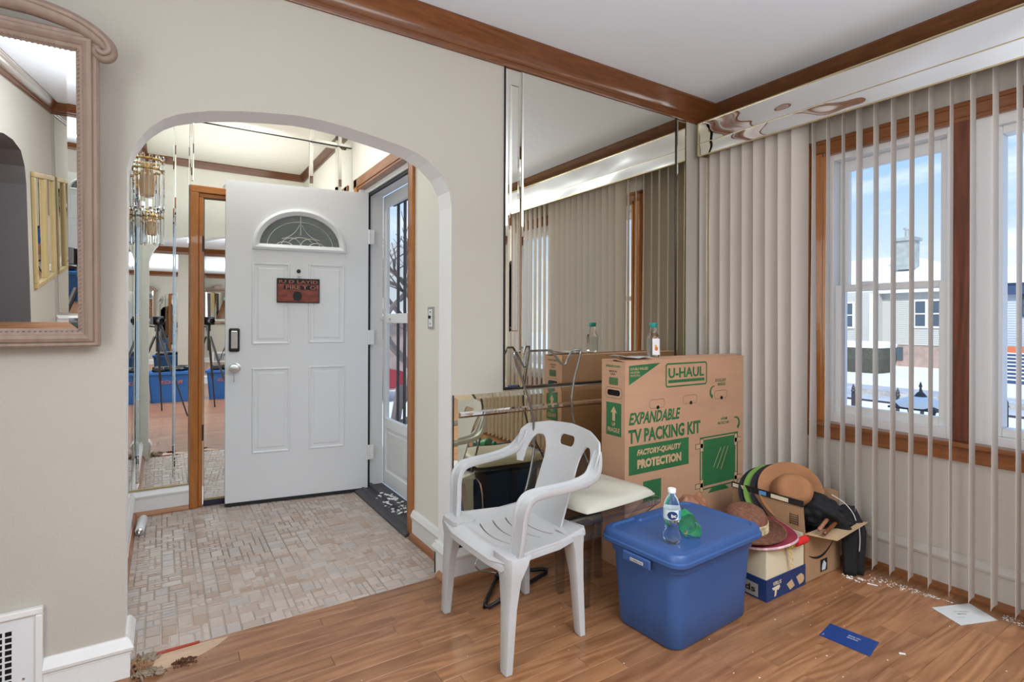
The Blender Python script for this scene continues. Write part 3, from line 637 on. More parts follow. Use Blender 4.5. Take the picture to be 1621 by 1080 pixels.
def moulding(par, x0, x1, z0, z1, name='panel_moulding'):
    P = [(0.0, 0.0), (0.004, -0.006), (0.010, -0.006), (0.016, 0.0), (0.030, 0.0015), (0.040, -0.004)]
    bm = B(); rings = []
    for d, y in P: rings.append([bm.verts.new((x0 + d, y - 0.0006, z0 + d)), bm.verts.new((x1 - d, y - 0.0006, z0 + d)), bm.verts.new((x1 - d, y - 0.0006, z1 - d)), bm.verts.new((x0 + d, y - 0.0006, z1 - d))])
    for a, b in zip(rings, rings[1:]):
        for k in range(4): bm.faces.new((a[k], a[(k + 1) % 4], b[(k + 1) % 4], b[k]))
    bm.faces.new(rings[-1]); return obj(name, bm, 'doorwhite', par)
for a in ((-0.732, -0.505, 1.030, 1.560), (-0.392, -0.158, 1.035, 1.565), (-0.730, -0.502, 0.325, 0.878), (-0.388, -0.155, 0.325, 0.882)): moulding(d1, *a)
bm = B(); rings = []
for k, (d, y) in enumerate([(0.030, 0.0), (0.026, -0.014), (0.012, -0.020), (0.002, -0.016), (-0.004, -0.010), (-0.012, -0.006), (-0.014, 0.01)]):
    ring = [(-0.44 + (0.262 + d) * math.cos(R(a)), y, FZ + (0.222 + d) * math.sin(R(a))) for a in range(180, -1, -9)]
    ring += [(-0.44 + (0.262 + d) * (1 - 2 * t / 6), y, FZ - d) for t in range(0, 7)]
    rings.append([bm.verts.new(p) for p in ring])
for a, b in zip(rings, rings[1:]):
    for k in range(len(a)): bm.faces.new((a[k], a[(k + 1) % len(a)], b[(k + 1) % len(b)], b[k]))
obj('fanlight_frame', bm, 'doorwhite', d1, 40)
M['fanglass'] = mat('textured_fan_glass', (0.30, 0.34, 0.34), 0.12, bump=0.5, bscale=70, trans=0.55, spec=0.7)
bm = B(); prism(bm, [(-0.44 + 0.255 * math.cos(R(a)), FZ + 0.215 * math.sin(R(a))) for a in range(0, 181, 9)], lambda u, v, w: (u, 0.012 + w, v), 0.006); fg = obj('fan_glass', bm, 'fanglass', d1)
M['came'] = mat('lead_came', (0.62, 0.63, 0.62), 0.3, 0.6)
bm = B()
def fanarc(cx, cz, rx, rz, a0, a1, n=14, r=0.0028): tube(bm, [(cx + rx * math.cos(R(a0 + (a1 - a0) * i / n)), 0.010, cz + rz * math.sin(R(a0 + (a1 - a0) * i / n))) for i in range(n + 1)], r, 6)
fanarc(-0.44, FZ, 0.205, 0.168, 0, 180); tube(bm, [(-0.44, 0.010, FZ + 0.08), (-0.44, 0.010, FZ + 0.213)], 0.003, 6)
fanarc(-0.30, FZ + 0.20, 0.14, 0.15, 200, 262); fanarc(-0.58, FZ + 0.20, 0.14, 0.15, 280, 340)
fanarc(-0.50, FZ + 0.005, 0.06, 0.055, 0, 180); fanarc(-0.38, FZ + 0.005, 0.06, 0.055, 0, 180); fanarc(-0.44, FZ + 0.02, 0.075, 0.045, 20, 160); fanarc(-0.54, FZ + 0.002, 0.05, 0.03, 0, 180); fanarc(-0.34, FZ + 0.002, 0.05, 0.03, 0, 180)
obj('leaded_tracery', bm, 'came', fg)
bm = B(); box(bm, -LW - 0.001, 0.001, -0.004, 0.046, 0.006, 0.024); obj('door_sweep', bm, 'rubber', d1)
kp = boxo('keypad_lock', -0.862, -0.800, -0.022, 0, 0.985, 1.135, 'black', d1); bev(kp, 0.018, 4)
bm = B(); box(bm, -0.850, -0.812, -0.027, -0.018, 1.005, 1.118); k2 = obj('keypad_cover', bm, 'brushed', kp); bev(k2, 0.008, 3)
bm = B(); lathe(bm, [(0.033, 0), (0.033, 0.006), (0.016, 0.012), (0.014, 0.03), (0.027, 0.042), (0.030, 0.052), (0.026, 0.062), (0.008, 0.066)], 24); k = obj('door_knob', bm, 'brushed', d1, 40); k.location = (-0.828, 0, 0.882); k.rotation_euler = (R(90), 0, 0)
bm = B(); tube(bm, [(-0.828, -0.066, 0.878), (-0.828, -0.070, 0.866), (-0.829, -0.068, 0.83)], 0.0022, 5); box(bm, -0.833, -0.825, -0.071, -0.069, 0.80, 0.832); obj('key', bm, 'brushed', d1)
bm = B(); lathe(bm, [(0.013, 0), (0.013, 0.006), (0.009, 0.008), (0.008, 0.004), (0.001, 0.004)], 20); k = obj('peephole', bm, 'black', d1, 40); k.location = (-0.452, 0, 1.512); k.rotation_euler = (R(90), 0, 0)
for z in (0.22, 1.02, 1.72):
    bm = B(); tube(bm, [(0.006, -0.004, z), (0.006, -0.004, z + 0.10)], 0.006, 8)
    box(bm, 0.008, 0.040, -0.002, 0.001, z, z + 0.10); obj('hinge', bm, 'vinyl', d1)
# picture hanging on the door
M['redprint'] = mat('red_brown_print', (0.20, 0.035, 0.018), 0.25, var=0.5, vscale=14, vstretch=(1, 1, 3))
pl = thing('hanging_plaque', 'small red and black picture plaque hanging on the white entry door', 'plaque', (hx, hy, 0), d1.rotation_euler)
o = boxo('board', -0.585, -0.322, -0.020, -0.008, 1.302, 1.462, 'ink_black', pl, 0.002)
bm = B(); box(bm, -0.579, -0.328, -0.022, -0.0195, 1.308, 1.455); obj('print', bm, 'redprint', pl)
bm = B(); box(bm, -0.579, -0.328, -0.0225, -0.0215, 1.425, 1.455); box(bm, -0.545, -0.342, -0.0225, -0.0215, 1.388, 1.418); obj('dark_band', bm, 'ink_black', pl)
M['rust'] = mat('rust_letters', (0.42, 0.13, 0.08), 0.5)
text('HOBBIT YO', 'rust', pl, (-0.572, -0.0226, 1.430), (1, 0, 0), (0, 0, 1), 0.24, 0.021, eps=0.0006) if False else text('IU D LAYID', 'rust', pl, (-0.572, -0.0226, 1.430), (1, 0, 0), (0, 0, 1), 0.24, 0.021, eps=0.0006)
text('FIRE T O', 'rust', pl, (-0.53, -0.0226, 1.391), (1, 0, 0), (0, 0, 1), 0.185, 0.025, eps=0.0006)
bm = B(); prism(bm, [(-0.46 + 0.028 * math.cos(R(a)), 1.345 + 0.033 * math.sin(R(a))) for a in range(0, 360, 20)], lambda u, v, w: (u, -0.0223 - w, v), 0.0006); obj('dark_motif', bm, 'ink_black', pl)
bm = B(); tube(bm, [(-0.46, -0.012, 1.462), (-0.452, -0.004, 1.482), (-0.445, -0.012, 1.462)], 0.0012, 5); obj('hanging_string', bm, 'ink_black', pl)

# entry opening: casing, jambs, threshold, storm door
CW = 0.062
bm = B(); box(bm, VX1 - 0.018, VX1, DY0 - CW, DY0, 0, DZ + CW); box(bm, VX1 - 0.018, VX1 + 0.03, DY0 - 0.012, DY0 + 0.004, 0, DZ); st(bev(obj('trim_27', bm, 'casing'), 0.004))
bm = B(); box(bm, VX1 - 0.018, VX1, DY1, DY1 + CW, 0, DZ + CW); st(bev(obj('trim_28', bm, 'casing'), 0.004))
bm = B(); box(bm, VX1 - 0.018, VX1, DY0 - CW, DY1 + CW + 0.02, DZ, DZ + CW); box(bm, VX1 - 0.012, VX1 + 0.035, DY0, DY1, DZ - 0.016, DZ); st(bev(obj('trim_29', bm, 'casing_y'), 0.004))
bm = B(); box(bm, VX1 + 0.035, VX1 + 0.165, DY1 - 0.035, DY1, 0.0, DZ - 0.016); box(bm, VX1 + 0.035, VX1 + 0.165, DY0, DY1 - 0.035, DZ - 0.05, DZ - 0.016); box(bm, VX1 + 0.035, VX1 + 0.165, DY0, DY0 + 0.02, 0.0, DZ - 0.05)
box(bm, VX1, VX1 + 0.035, DY1 - 0.022, DY1, 0.0, DZ - 0.016); st(obj('trim_30', bm, 'vinyl'))
bm = B(); box(bm, VX1 + 0.046, VX1 + 0.066, DY1 - 0.056, DY1 - 0.035, 0.02, DZ - 0.05); box(bm, VX1 + 0.046, VX1 + 0.066, DY0 + 0.02, DY1 - 0.035, DZ - 0.066, DZ - 0.05); st(obj('trim_31', bm, 'rubber'))
bm = B()
TP = [(-0.045, 0.0), (-0.045, 0.012), (-0.030, 0.020), (0.0, 0.022), (0.005, 0.030), (0.02, 0.030), (0.025, 0.022), (0.055, 0.024), (0.06, 0.038), (0.085, 0.038), (0.09, 0.026), (0.165, 0.024), (0.165, 0.0)]
loft(bm, [[(VX1 + a, 0.60, z) for a, z in TP], [(VX1 + a, DY1 - 0.03, z) for a, z in TP]])
M['threshold'] = mat('dark_grey_threshold', (0.055, 0.052, 0.060), 0.45, bump=0.2, bscale=20)
th = st(obj('threshold', bm, 'threshold'))
bm = B(); r_ = random.Random(5)
for k in range(90):
    t = r_.random(); x = VX1 + 0.01 + r_.random() * 0.12; y = 1.33 - t * 0.45 + (x - VX1) * -0.3; s = r_.uniform(0.003, 0.010)
    bmesh.ops.create_icosphere(bm, subdivisions=1, radius=s, matrix=Matrix.Translation((x, y, 0.026 + s * 0.4 + (0.010 if x > VX1 + 0.055 and x < VX1 + .088 else 0))) @ Matrix.Diagonal((1.4, 1, 0.6, 1)))
sn = stuff(obj('snow_crumbs', bm, 'snow')); sn['label'] = 'melting snow crumbs lying on the dark door threshold'; sn['category'] = 'snow'

sd = empty('door_3', (VX1 + 0.165, DY1 - 0.04, 0)); st(sd)
SW = DY1 - 0.04 - DY0 - 0.022
bm = B()   # local y runs negative
box(bm, 0.0, 0.03, -0.055, 0, 0.03, DZ - 0.055); box(bm, 0.0, 0.03, -SW, -SW + 0.055, 0.03, DZ - 0.055)
box(bm, 0.0, 0.03, -SW + 0.055, -0.055, DZ - 0.135, DZ - 0.055); box(bm, 0.0, 0.03, -SW + 0.055, -0.055, 1.17, 1.235); box(bm, 0.0, 0.03, -SW + 0.055, -0.055, 0.03, 0.13); box(bm, 0.0, 0.03, -SW + 0.055, -0.055, 0.43, 0.50)
bev(obj('storm_frame', bm, 'vinyl', sd), 0.004)
boxo('kick_panel', 0.010, 0.020, -SW + 0.055, -0.055, 0.13, 0.43, 'vinyl', sd); boxo('kick_trim', 0.004, 0.011, -SW + 0.08, -0.08, 0.155, 0.405, 'trimwhite', sd, 0.004)
for z0, z1 in ((0.50, 1.17), (1.235, DZ - 0.135)): boxo('pane', 0.013, 0.017, -SW + 0.05, -0.05, z0, z1, 'glass', sd)
for z in (1.19, 1.98): boxo('latch_clip', -0.006, 0.0, -0.16, -0.13, z, z + 0.015, 'chrome', sd, 0.002)
bm = B(); box(bm, -0.02, 0.0, -0.02, 0.01, 1.19, 1.205); obj('closer_bracket', bm, 'chrome', sd)
ig = thing('iron_grille', 'wrought iron bar grille with scrollwork outside the storm door', 'grille', (VX1 + 0.24, DY1 - 0.05, 0.02))
for k in range(7):
    y = -0.09 - k * 0.125
    if k in (2, 5):
        bm = B(); tube(bm, [(0, y, 0.42), (0, y, 2.0)], 0.006, 6)
        for z in (0.55, 0.72, 0.80, 0.98, 1.30, 1.42, 1.50, 1.70, 1.86):
            for s in (-1, 1):
                tube(bm, [(0, y + s * 0.024 * math.sin(a * PI / 4), z + 0.045 * (a / 8) - 0.02 + 0.012 * math.cos(a * PI / 4)) for a in range(9)], 0.008, 6)
            if int(z * 100) % 4 == 0: bmesh.ops.create_icosphere(bm, subdivisions=2, radius=0.026, matrix=Matrix.Translation((0, y, z)) @ Matrix.Diagonal((0.4, 1, 1.5, 1)))
        obj('scroll_bar', bm, 'steel_black', ig)
    else:
        bm = B(); tube(bm, [(0, y, 0.42), (0, y, 1.0), (0.0, y, 2.0)], 0.011, 6); obj('bar', bm, 'steel_black', ig)
for z_ in (0.40, 1.99): boxo('grille_rail', -0.008, 0.008, -SW, 0, z_, z_ + 0.022, 'steel_black', ig)

# switch, vent
sw = thing('light_switch', 'brushed metal light switch plate on the white wall right of the entry door', 'light switch', (VX1, 0.36, 1.20))
bev(boxo('plate', -0.006, 0, -0.036, 0.036, -0.057, 0.057, 'brushed', sw), 0.003); boxo('plate_inset', -0.0068, -0.005, -0.022, 0.022, -0.045, 0.045, 'vinyl', sw, 0.001)
boxo('toggle', -0.018, -0.006, -0.004, 0.004, -0.004, 0.012, 'ink_black', sw, 0.002)
for z in (-0.03, 0.03): boxo('screw', -0.009, -0.006, -0.003, 0.003, z - 0.003, z + 0.003, 'black', sw)
vt = thing('floor_register', 'white metal wall vent with square holes low on the left wall', 'vent', (-3.43, -0.001, 0.0))
M['ventwhite'] = mat('vent_paint', (0.74, 0.75, 0.76), 0.4)
bm = B(); box(bm, -0.19, 0.191, -0.022, 0, 0.0, 0.022); box(bm, -0.19, 0.191, -0.022, 0, 0.276, 0.297); box(bm, 0.172, 0.191, -0.022, 0, 0.022, 0.276); box(bm, -0.19, -0.171, -0.022, 0, 0.022, 0.276); bev(obj('frame', bm, 'trimwhite', vt), 0.004)
f = lambda u, v: min(0.16 - abs(u), 0.118 - abs(v - 0.148), *[-sdrect(u, v, cu, cv, 0.0075, 0.0072, 0.001) for cu, cv in [(-0.1515 + 0.0214 * min(max(round((u + 0.1515) / 0.0214), 0), 12) + 0, 0.0650 + 0.0180 * min(max(round((v - 0.065) / 0.0180), 0), 9))]]) if abs(u) < 0.17 else -1
bm = B()
xs = [-0.172] + [v for k in range(12) for v in (-0.126 + 0.0215 * k - 0.0078, -0.126 + 0.0215 * k + 0.0078)] + [0.172]; zs = [0.022] + [v for k in range(11) for v in (0.046 + 0.0187 * k - 0.0072, 0.046 + 0.0187 * k + 0.0072)] + [0.276]
for i in range(len(xs) - 1):
    for j in range(len(zs) - 1):
        if i % 2 == 1 and j % 2 == 1: continue
        bm.faces.new([bm.verts.new(p) for p in ((xs[i], -0.012, zs[j]), (xs[i + 1], -0.012, zs[j]), (xs[i + 1], -0.012, zs[j + 1]), (xs[i], -0.012, zs[j + 1]))])
bmesh.ops.remove_doubles(bm, verts=bm.verts, dist=0.0002); g = obj('grille', bm, 'ventwhite', vt); solid(g, 0.002)
boxo('duct_shade', -0.17, 0.17, -0.006, -0.001, 0.024, 0.274, 'dark', vt)  # black plate stands for the shade in the depth behind the grille
for a, b_ in ((0.143, 0.085), ): boxo('screw', a, a + 0.006, -0.016, -0.011, b_, b_ + 0.006, 'brushed', vt)

# ------------------------------------------------------------------ white plastic armchair (faces -x)
YC = -0.437
pc = thing('plastic_armchair', 'grey-white moulded plastic armchair with open arms in front of the low mirror', 'chair', (-1.78, YC, 0))
def cpt(s, x, z): return (x + 1.78, -s, z)       # s>0 is the side nearest the camera
def back_x(s, z): return -1.625 + 0.36 * (z - 0.38) - 0.9 * s * s
BT = [(-0.27, 0.66), (-0.262, 0.700), (-0.235, 0.728), (-0.13, 0.750), (0, 0.757), (0.13, 0.750), (0.235, 0.728), (0.262, 0.700), (0.27, 0.66)]
def fback(s, z):
    a = abs(s); top = interp(BT, s) - z
    side = interp([(0.36, 0.135), (0.40, 0.135), (0.52, 0.118), (0.56, 0.235), (0.60, 0.250), (0.66, 0.262), (0.72, 0.262), (0.80, 0.262)], z) - a
    body = min(top, side, z - 0.37)
    hole = sdrect(s, z, 0, 0.690, 0.048, 0.021, 0.018)
    # side openings between the splat and the arm
    c = 0.158; w = 0.052 if z < 0.60 else 0.052 * math.sqrt(max(0.0, 1 - ((z - 0.60) / 0.095) ** 2))
    op = (w - abs(a - c - max(0, 0.60 - z) * 0.02)) if z < 0.695 else -1
    if z < 0.57: op = max(op, a - 0.112 - (0.02 if z > 0.52 else 0.0)) if a < 0.24 else op
    return min(body, -hole, -op)
bk = obj('backrest', sheet(fback, -0.28, 0.28, 0.36, 0.78, 92, 70, lambda s, z: cpt(s, back_x(s, z), z)), 'plastic', pc, 40); solid(bk, 0.008, 0, 0.002)
def seat_z(s, u): return 0.388 - 0.022 * (1 - (s / 0.24) ** 2) * min(1, max(0, (u + 0.02) / 0.08)) - (0.03 * ((0.05 - u) / 0.05) ** 2 if u < 0.05 else 0) + 0.02 * max(0, (u - 0.28) / 0.1)
SE = [(0.0, 0.235), (0.02, 0.244), (0.10, 0.240), (0.25, 0.218), (0.36, 0.195), (0.40, 0.180)]
def fseat(s, u):
    e = interp(SE, u) - abs(s); fr = min(u + 0.002 - 0.25 * max(0, abs(s) - 0.15) ** 1.0 * 0.5, 0.395 - u)
    v = min(e, fr)
    for k, uc in enumerate((0.09, 0.15, 0.21, 0.27)):
        bow = uc + 0.03 * (s / 0.15) ** 2
        v = min(v, max(abs(u - bow) - 0.0035, abs(s) - 0.125))
    return v
SX = -1.972
seat = obj('seat', sheet(fseat, -0.26, 0.26, -0.01, 0.40, 80, 100, lambda s, u: cpt(s, SX + u, seat_z(s, u))), 'plastic', pc, 40); solid(seat, 0.007, 0, 0.001)
rim = [(-0.195, 0.385), (-0.217, 0.25), (-0.238, 0.10), (-0.238, 0.03), (-0.215, 0.004), (-0.12, 0.0), (0, 0.0), (0.12, 0.0), (0.215, 0.004), (0.238, 0.03), (0.238, 0.10), (0.217, 0.25), (0.195, 0.385), (0.08, 0.395), (-0.08, 0.395)]
bm = B(); n = len(rim)
loft(bm, [[cpt(s * f_, SX + 0.2 + (u - 0.2) * f_, seat_z(s, u) + dz) for s, u in rim] for f_, dz in ((0.985, 0.004), (1.0, 0.0), (1.010, -0.010), (1.012, -0.024), (1.0, -0.026), (0.99, -0.012), (0.975, -0.004))], cap=False)
obj('seat_rim', bm, 'plastic', pc, 50)
def leg(pts, name='leg'):
    """pts: (centre, half-width along y, half-width along x)"""
    bm = B(); rings = []
    for (s, x, z), wy, wx in pts:
        c = cpt(s, x, z); rings.append([(c[0] + a * wx, c[1] + b * wy, c[2]) for a, b in ((1, 0.75), (0.8, 1), (-0.8, 1), (-1, 0.75), (-1, -0.75), (-0.8, -1), (0.8, -1), (1, -0.75))])
    loft(bm, rings); return obj(name, bm, 'plastic', pc, 35)
for sg in (1, -1):
    # front leg broad under the seat, rising on as the arm post
    leg([((sg * 0.231, -1.957, 0.002), 0.019, 0.014), ((sg * 0.231, -1.957, 0.012), 0.020, 0.015), ((sg * 0.226, -1.945, 0.22), 0.029, 0.018), ((sg * 0.218, -1.935, 0.31), 0.040, 0.024), ((sg * 0.205, -1.925, 0.362), 0.062, 0.040), ((sg * 0.200, -1.915, 0.388), 0.060, 0.048)])
    leg([((sg * 0.186, -1.598, 0.002), 0.017, 0.013), ((sg * 0.184, -1.60, 0.012), 0.018, 0.014), ((sg * 0.178, -1.612, 0.22), 0.024, 0.018), ((sg * 0.170, -1.62, 0.33), 0.034, 0.024), ((sg * 0.160, -1.63, 0.388), 0.050, 0.034)])
    # armrest: post, rounded front bend, long top, up into the back band
    path = spline([(sg * 0.228, -1.915, 0.372), (sg * 0.236, -1.908, 0.45), (sg * 0.243, -1.902, 0.53), (sg * 0.246, -1.880, 0.572), (sg * 0.249, -1.835, 0.585), (sg * 0.258, -1.74, 0.590), (sg * 0.264, -1.67, 0.597), (sg * 0.264, -1.615, 0.612), (sg * 0.256, -1.588, 0.640), (sg * 0.248, -1.572, 0.675), (sg * 0.242, -1.565, 0.700)], 5)
    bm = B(); rings = []; N_ = len(path)
    for i, p in enumerate(path):
        t = (path[min(i + 1, N_ - 1)] - path[max(i - 1, 0)]); t = Vector((-0, t.y, t.z)).normalized() # in the (x,z) plane
        nrm = Vector((0, -t.z, t.y))      # normal in (x,z)
        q = i / (N_ - 1); wid = (0.034 - 0.004 * q if q > 0.25 else 0.030 + 0.004 * (q / 0.25)) * (1 if q < 0.8 else 1 - 0.5 * (q - 0.8) / 0.2); th_ = 0.008; fl_ = 1.7 if q < 0.72 else 1.7 - 1.3 * (q - 0.72) / 0.28
        ring = []
        for a, b in ((-1, 0.2), (-1, -fl_), (-0.86, -fl_), (-0.82, -0.3), (0.82, -0.3), (0.86, -fl_), (1, -fl_), (1, 0.2), (0.86, 1), (-0.86, 1)):
            pp = Vector((p.x + a * wid, p.y, p.z)) + nrm * (-1) * (b * th_) * (-1 if False else 1)
            ring.append(cpt(pp.x, pp.y, pp.z))
        rings.append(ring)
    loft(bm, rings); obj('armrest', bm, 'plastic', pc, 40)

# ------------------------------------------------------------------ clear acrylic chair with cream cushion
ac = thing('acrylic_chair', 'clear acrylic chair with a cream vinyl cushion and scalloped back', 'chair', (-1.340, -0.398, 0), (0, 0, R(5)))
bm = B(); loft(bm, [rrect(0, 0, 0.475, 0.39, 0.03, z_) if k not in (0, 3) else rrect(0, 0, 0.467, 0.382, 0.028, z_) for k, z_ in enumerate((0.392, 0.396, 0.412, 0.416))])
obj('seat_frame', bm, 'acrylic', ac, 40)
bm = B(); N1 = 26
def cush(a, b, top):
    e2 = max(0.0, (1 - abs(a) ** 4) * (1 - abs(b) ** 4)) ** 0.45; rc = 1 - 0.055 * (abs(a) * abs(b)) ** 3
    return (a * 0.222 * rc, b * 0.180 * rc, 0.417 + (0.016 + 0.034 * e2 + 0.004 * math.sin(a * 5 + b * 3) * e2 if top else 0.012 * (1 - e2)))
tv = [[bm.verts.new(cush(-1 + 2 * i / N1, -1 + 2 * j / N1, True)) for j in range(N1 + 1)] for i in range(N1 + 1)]
lv = [[bm.verts.new(cush(-1 + 2 * i / N1, -1 + 2 * j / N1, False)) for j in range(N1 + 1)] for i in range(N1 + 1)]
for i in range(N1):
    for j in range(N1):
        bm.faces.new((tv[i][j], tv[i + 1][j], tv[i + 1][j + 1], tv[i][j + 1])); bm.faces.new((lv[i][j], lv[i][j + 1], lv[i + 1][j + 1], lv[i + 1][j]))
for i in range(N1):
    for T, L_ in ((tv, lv),):
        bm.faces.new((T[i][0], L_[i][0], L_[i + 1][0], T[i + 1][0])); bm.faces.new((T[i][N1], T[i + 1][N1], L_[i + 1][N1], L_[i][N1]))
        bm.faces.new((T[0][i], T[0][i + 1], L_[0][i + 1], L_[0][i])); bm.faces.new((T[N1][i], L_[N1][i], L_[N1][i + 1], T[N1][i + 1]))
obj('cushion', bm, 'cushion', ac, 60)
for sx, sy in ((-1, -1), (1, -1), (-1, 1), (1, 1)):
    bm = B(); rings = []
    for z_, ox_, oy_, w_, t_ in ((0.394, 0.205, 0.160, 0.034, 0.030), (0.375, 0.185, 0.145, 0.030, 0.026), (0.33, 0.150, 0.115, 0.025, 0.020), (0.26, 0.128, 0.088, 0.022, 0.016), (0.14, 0.120, 0.078, 0.020, 0.014), (0.001, 0.120, 0.076, 0.018, 0.012)):
        cx, cy = sx * ox_, sy * oy_; rings.append([(cx + a * w_, cy + b * t_, z_) for a, b in ((1, 1), (-1, 1), (-1, -0.6), (-0.4, -1), (0.4, -1), (1, -0.6))])
    o = obj('leg', bm_ := (loft(bm, rings), bm)[1], 'acrylic', ac, 30); bev(o, 0.003)
HB = [(0.34, 0.235), (0.42, 0.225), (0.52, 0.180), (0.62, 0.140), (0.74, 0.122), (0.82, 0.130), (0.92, 0.160), (1.00, 0.192), (1.055, 0.205), (1.2, 0.205)]
def fa(s, z):
    w = interp(HB, z) - abs(s)
    a = abs(s); d = abs(a - 0.118); notch = 0.985 + max(0.0, d - 0.008) * 1.6
    top = min(1.052, notch) - z
    return min(w, top, z - 0.40)
def fam(s, z):
    t = (z - 0.40) / 0.65
    return (-0.088 * t - 0.025 + s, 0.190 + 0.05 * t - 0.02 * math.sin(t * PI) - 1.5 * s * s * (0.2 + t), z)
asb = obj('backrest', sheet(fa, -0.25, 0.25, 0.34, 1.06, 70, 100, fam), 'acrylic_back', ac, 45); solid(asb, 0.009, 0, 0.0015)
M['acrylic_edge'] = mat('polished_acrylic_edge', (0.22, 0.22, 0.21), 0.08, 0.7)
def topz(s): return min(1.052, 0.985 + max(0.0, abs(abs(s) - 0.118) - 0.008) * 1.6)
pe = [fam(-interp(HB, z) + 0.003, z) for z in [0.42 + 0.03 * k for k in range(22)] if z < topz(interp(HB, z))] + [fam(s_, topz(s_) - 0.003) for s_ in [-0.20 + 0.4 * k / 60 for k in range(61)]] + [fam(interp(HB, z) - 0.003, z) for z in [1.05 - 0.03 * k for k in range(22)] if z < topz(interp(HB, z))]
bm = B(); tube(bm, pe, 0.0055, 6); obj('polished_edge', bm, 'acrylic_edge', asb, True)

# ------------------------------------------------------------------ blue storage tote with lid
tt = thing('storage_tote', 'blue plastic lidded storage tote on the wood floor beside the white chair', 'storage tote', (-1.172, -0.745, 0), (0, 0, R(3.5)))
bm = B(); r0 = []
for z_, w, d, r in ((0.002, 0.455, 0.285, 0.05), (0.010, 0.468, 0.298, 0.055), (0.12, 0.478, 0.308, 0.055), (0.285, 0.497, 0.327, 0.055), (0.288, 0.512, 0.342, 0.055), (0.315, 0.516, 0.346, 0.055), (0.318, 0.528, 0.358, 0.055), (0.345, 0.530, 0.360, 0.055)):
    r0.append(rrect(0, 0, w, d, r, z_, 7))
vr = loft(bm, r0)
body = obj('tub', bm, 'tote', tt, 40)
for sx in (-1,):     # shallow end recess and rib
    bm = B(); loft(bm, [[(sx * x_, y_, z_) for y_, z_ in ((-0.07, a0), (0.07, a0), (0.085, a1), (-0.085, a1))] for x_, a0, a1 in ((0.2395, 0.02, 0.26), (0.2475, 0.05, 0.265))]); 
    bm.free()
bm = B()
loft(bm, [rrect(0, 0, 0.560, 0.392, 0.055, 0.322, 7), rrect(0, 0, 0.566, 0.398, 0.058, 0.326, 7), rrect(0, 0, 0.566, 0.398, 0.058, 0.338, 7), rrect(0, 0, 0.556, 0.388, 0.055, 0.342, 7), rrect(0, 0, 0.552, 0.384, 0.055, 0.358, 7), rrect(0, 0, 0.540, 0.372, 0.05, 0.366, 7), rrect(0, 0, 0.505, 0.337, 0.045, 0.369, 7), rrect(0, 0, 0.490, 0.322, 0.04, 0.362, 7), rrect(0, 0, 0.30, 0.16, 0.03, 0.364, 7), rrect(0, 0, 0.05, 0.03, 0.01, 0.365, 7)])
lid = obj('lid', bm, 'tote', tt, 35)
bm = B(); loft(bm, [rrect(0.0, 0.155, 0.20, 0.05, 0.012, 0.360), rrect(0.0, 0.155, 0.19, 0.044, 0.012, 0.371)]); obj('lid_step', bm, 'tote', lid, 40)
bm = B(); box(bm, -0.292, -0.280, -0.075, 0.055, 0.285, 0.322); hd = bev(obj('handle_latch', bm, 'tote', tt), 0.006)
M['tag'] = mat('silver_sticker', (0.62, 0.60, 0.55), 0.4)
boxo('maker_label', -0.2935, -0.2915, -0.045, 0.015, 0.296, 0.307, 'tag', tt); text('STERILITE', 'ink_black', tt, (-0.2937, 0.012, 0.2985), (0, -1, 0), (0, 0, 1), 0.054, 0.006, eps=0.0004)

# ------------------------------------------------------------------ bottles on the tote
M['pet'] = mat('clear_bottle_plastic', (0.96, 0.97, 0.98), 0.03, trans=1.0, ior=1.30)
M['water'] = mat('water', (0.97, 0.98, 1.0), 0.0, trans=1.0, ior=1.33)
M['capwhite'] = mat('white_cap', (0.80, 0.82, 0.86), 0.4)
M['lab_blue'] = mat('blue_label', (0.10, 0.32, 0.62), 0.35); M['lab_pale'] = mat('pale_label', (0.62, 0.74, 0.82), 0.35)
wb = thing('water_bottle', 'clear water bottle with blue label standing on the blue tote lid', 'bottle', (-1.335, -0.832, 0.364))
prof = [(0.018, 0.0), (0.026, 0.002), (0.030, 0.010), (0.031, 0.026), (0.028, 0.040), (0.025, 0.054), (0.0235, 0.066), (0.026, 0.078), (0.0295, 0.086), (0.031, 0.090), (0.031, 0.128), (0.0295, 0.134), (0.026, 0.150), (0.019, 0.166), (0.0125, 0.176), (0.012, 0.188)]
def dent(p, a, r, z): return p + Vector((math.cos(a), math.sin(a), 0)) * (0.0012 * math.sin(a * 6 + z * 90) + 0.0009 * math.sin(z * 520)) * (1 if z < 0.085 else 0.0)
bm = B(); lathe(bm, prof, 36, fn=dent); obj('bottle_body', bm, 'pet', wb, True)
bm = B(); lathe(bm, [(0.0315, 0.091), (0.0315, 0.127)], 36); lb = obj('label', bm, 'lab_pale', wb, 40)
bm = B()
for a0, a1 in ((190, 262),): 
    for k in range(8):
        b0, b1 = R(a0 + (a1 - a0) * k / 8), R(a0 + (a1 - a0) * (k + 1) / 8); h = [0.105 - 0.013 * math.sin(PI * (k + e) / 8) ** 0.5 for e in (0, 1)]; hh = [0.109 + 0.014 * math.sin(PI * min(max((k + e) / 8, 0), 1)) ** 0.5 for e in (0, 1)]
        bm.faces.new([bm.verts.new((0.0319 * math.cos(b), 0.0319 * math.sin(b), z_)) for b, z_ in ((b0, h[0]), (b1, h[1]), (b1, hh[1]), (b0, hh[0]))])
obj('label_emblem', bm, 'navy', lb)
bm = B()
for k in range(6):
    b0, b1 = R(270 + 12 * k), R(282 + 12 * k); bm.faces.new([bm.verts.new((0.0318 * math.cos(b), 0.0318 * math.sin(b), z_)) for b, z_ in ((b0, 0.093), (b1, 0.093), (b1, 0.125), (b0, 0.125))])
obj('label_band', bm, 'lab_blue', lb)
M['white_ink'] = mat('white_ink', (0.85, 0.85, 0.85), 0.5)
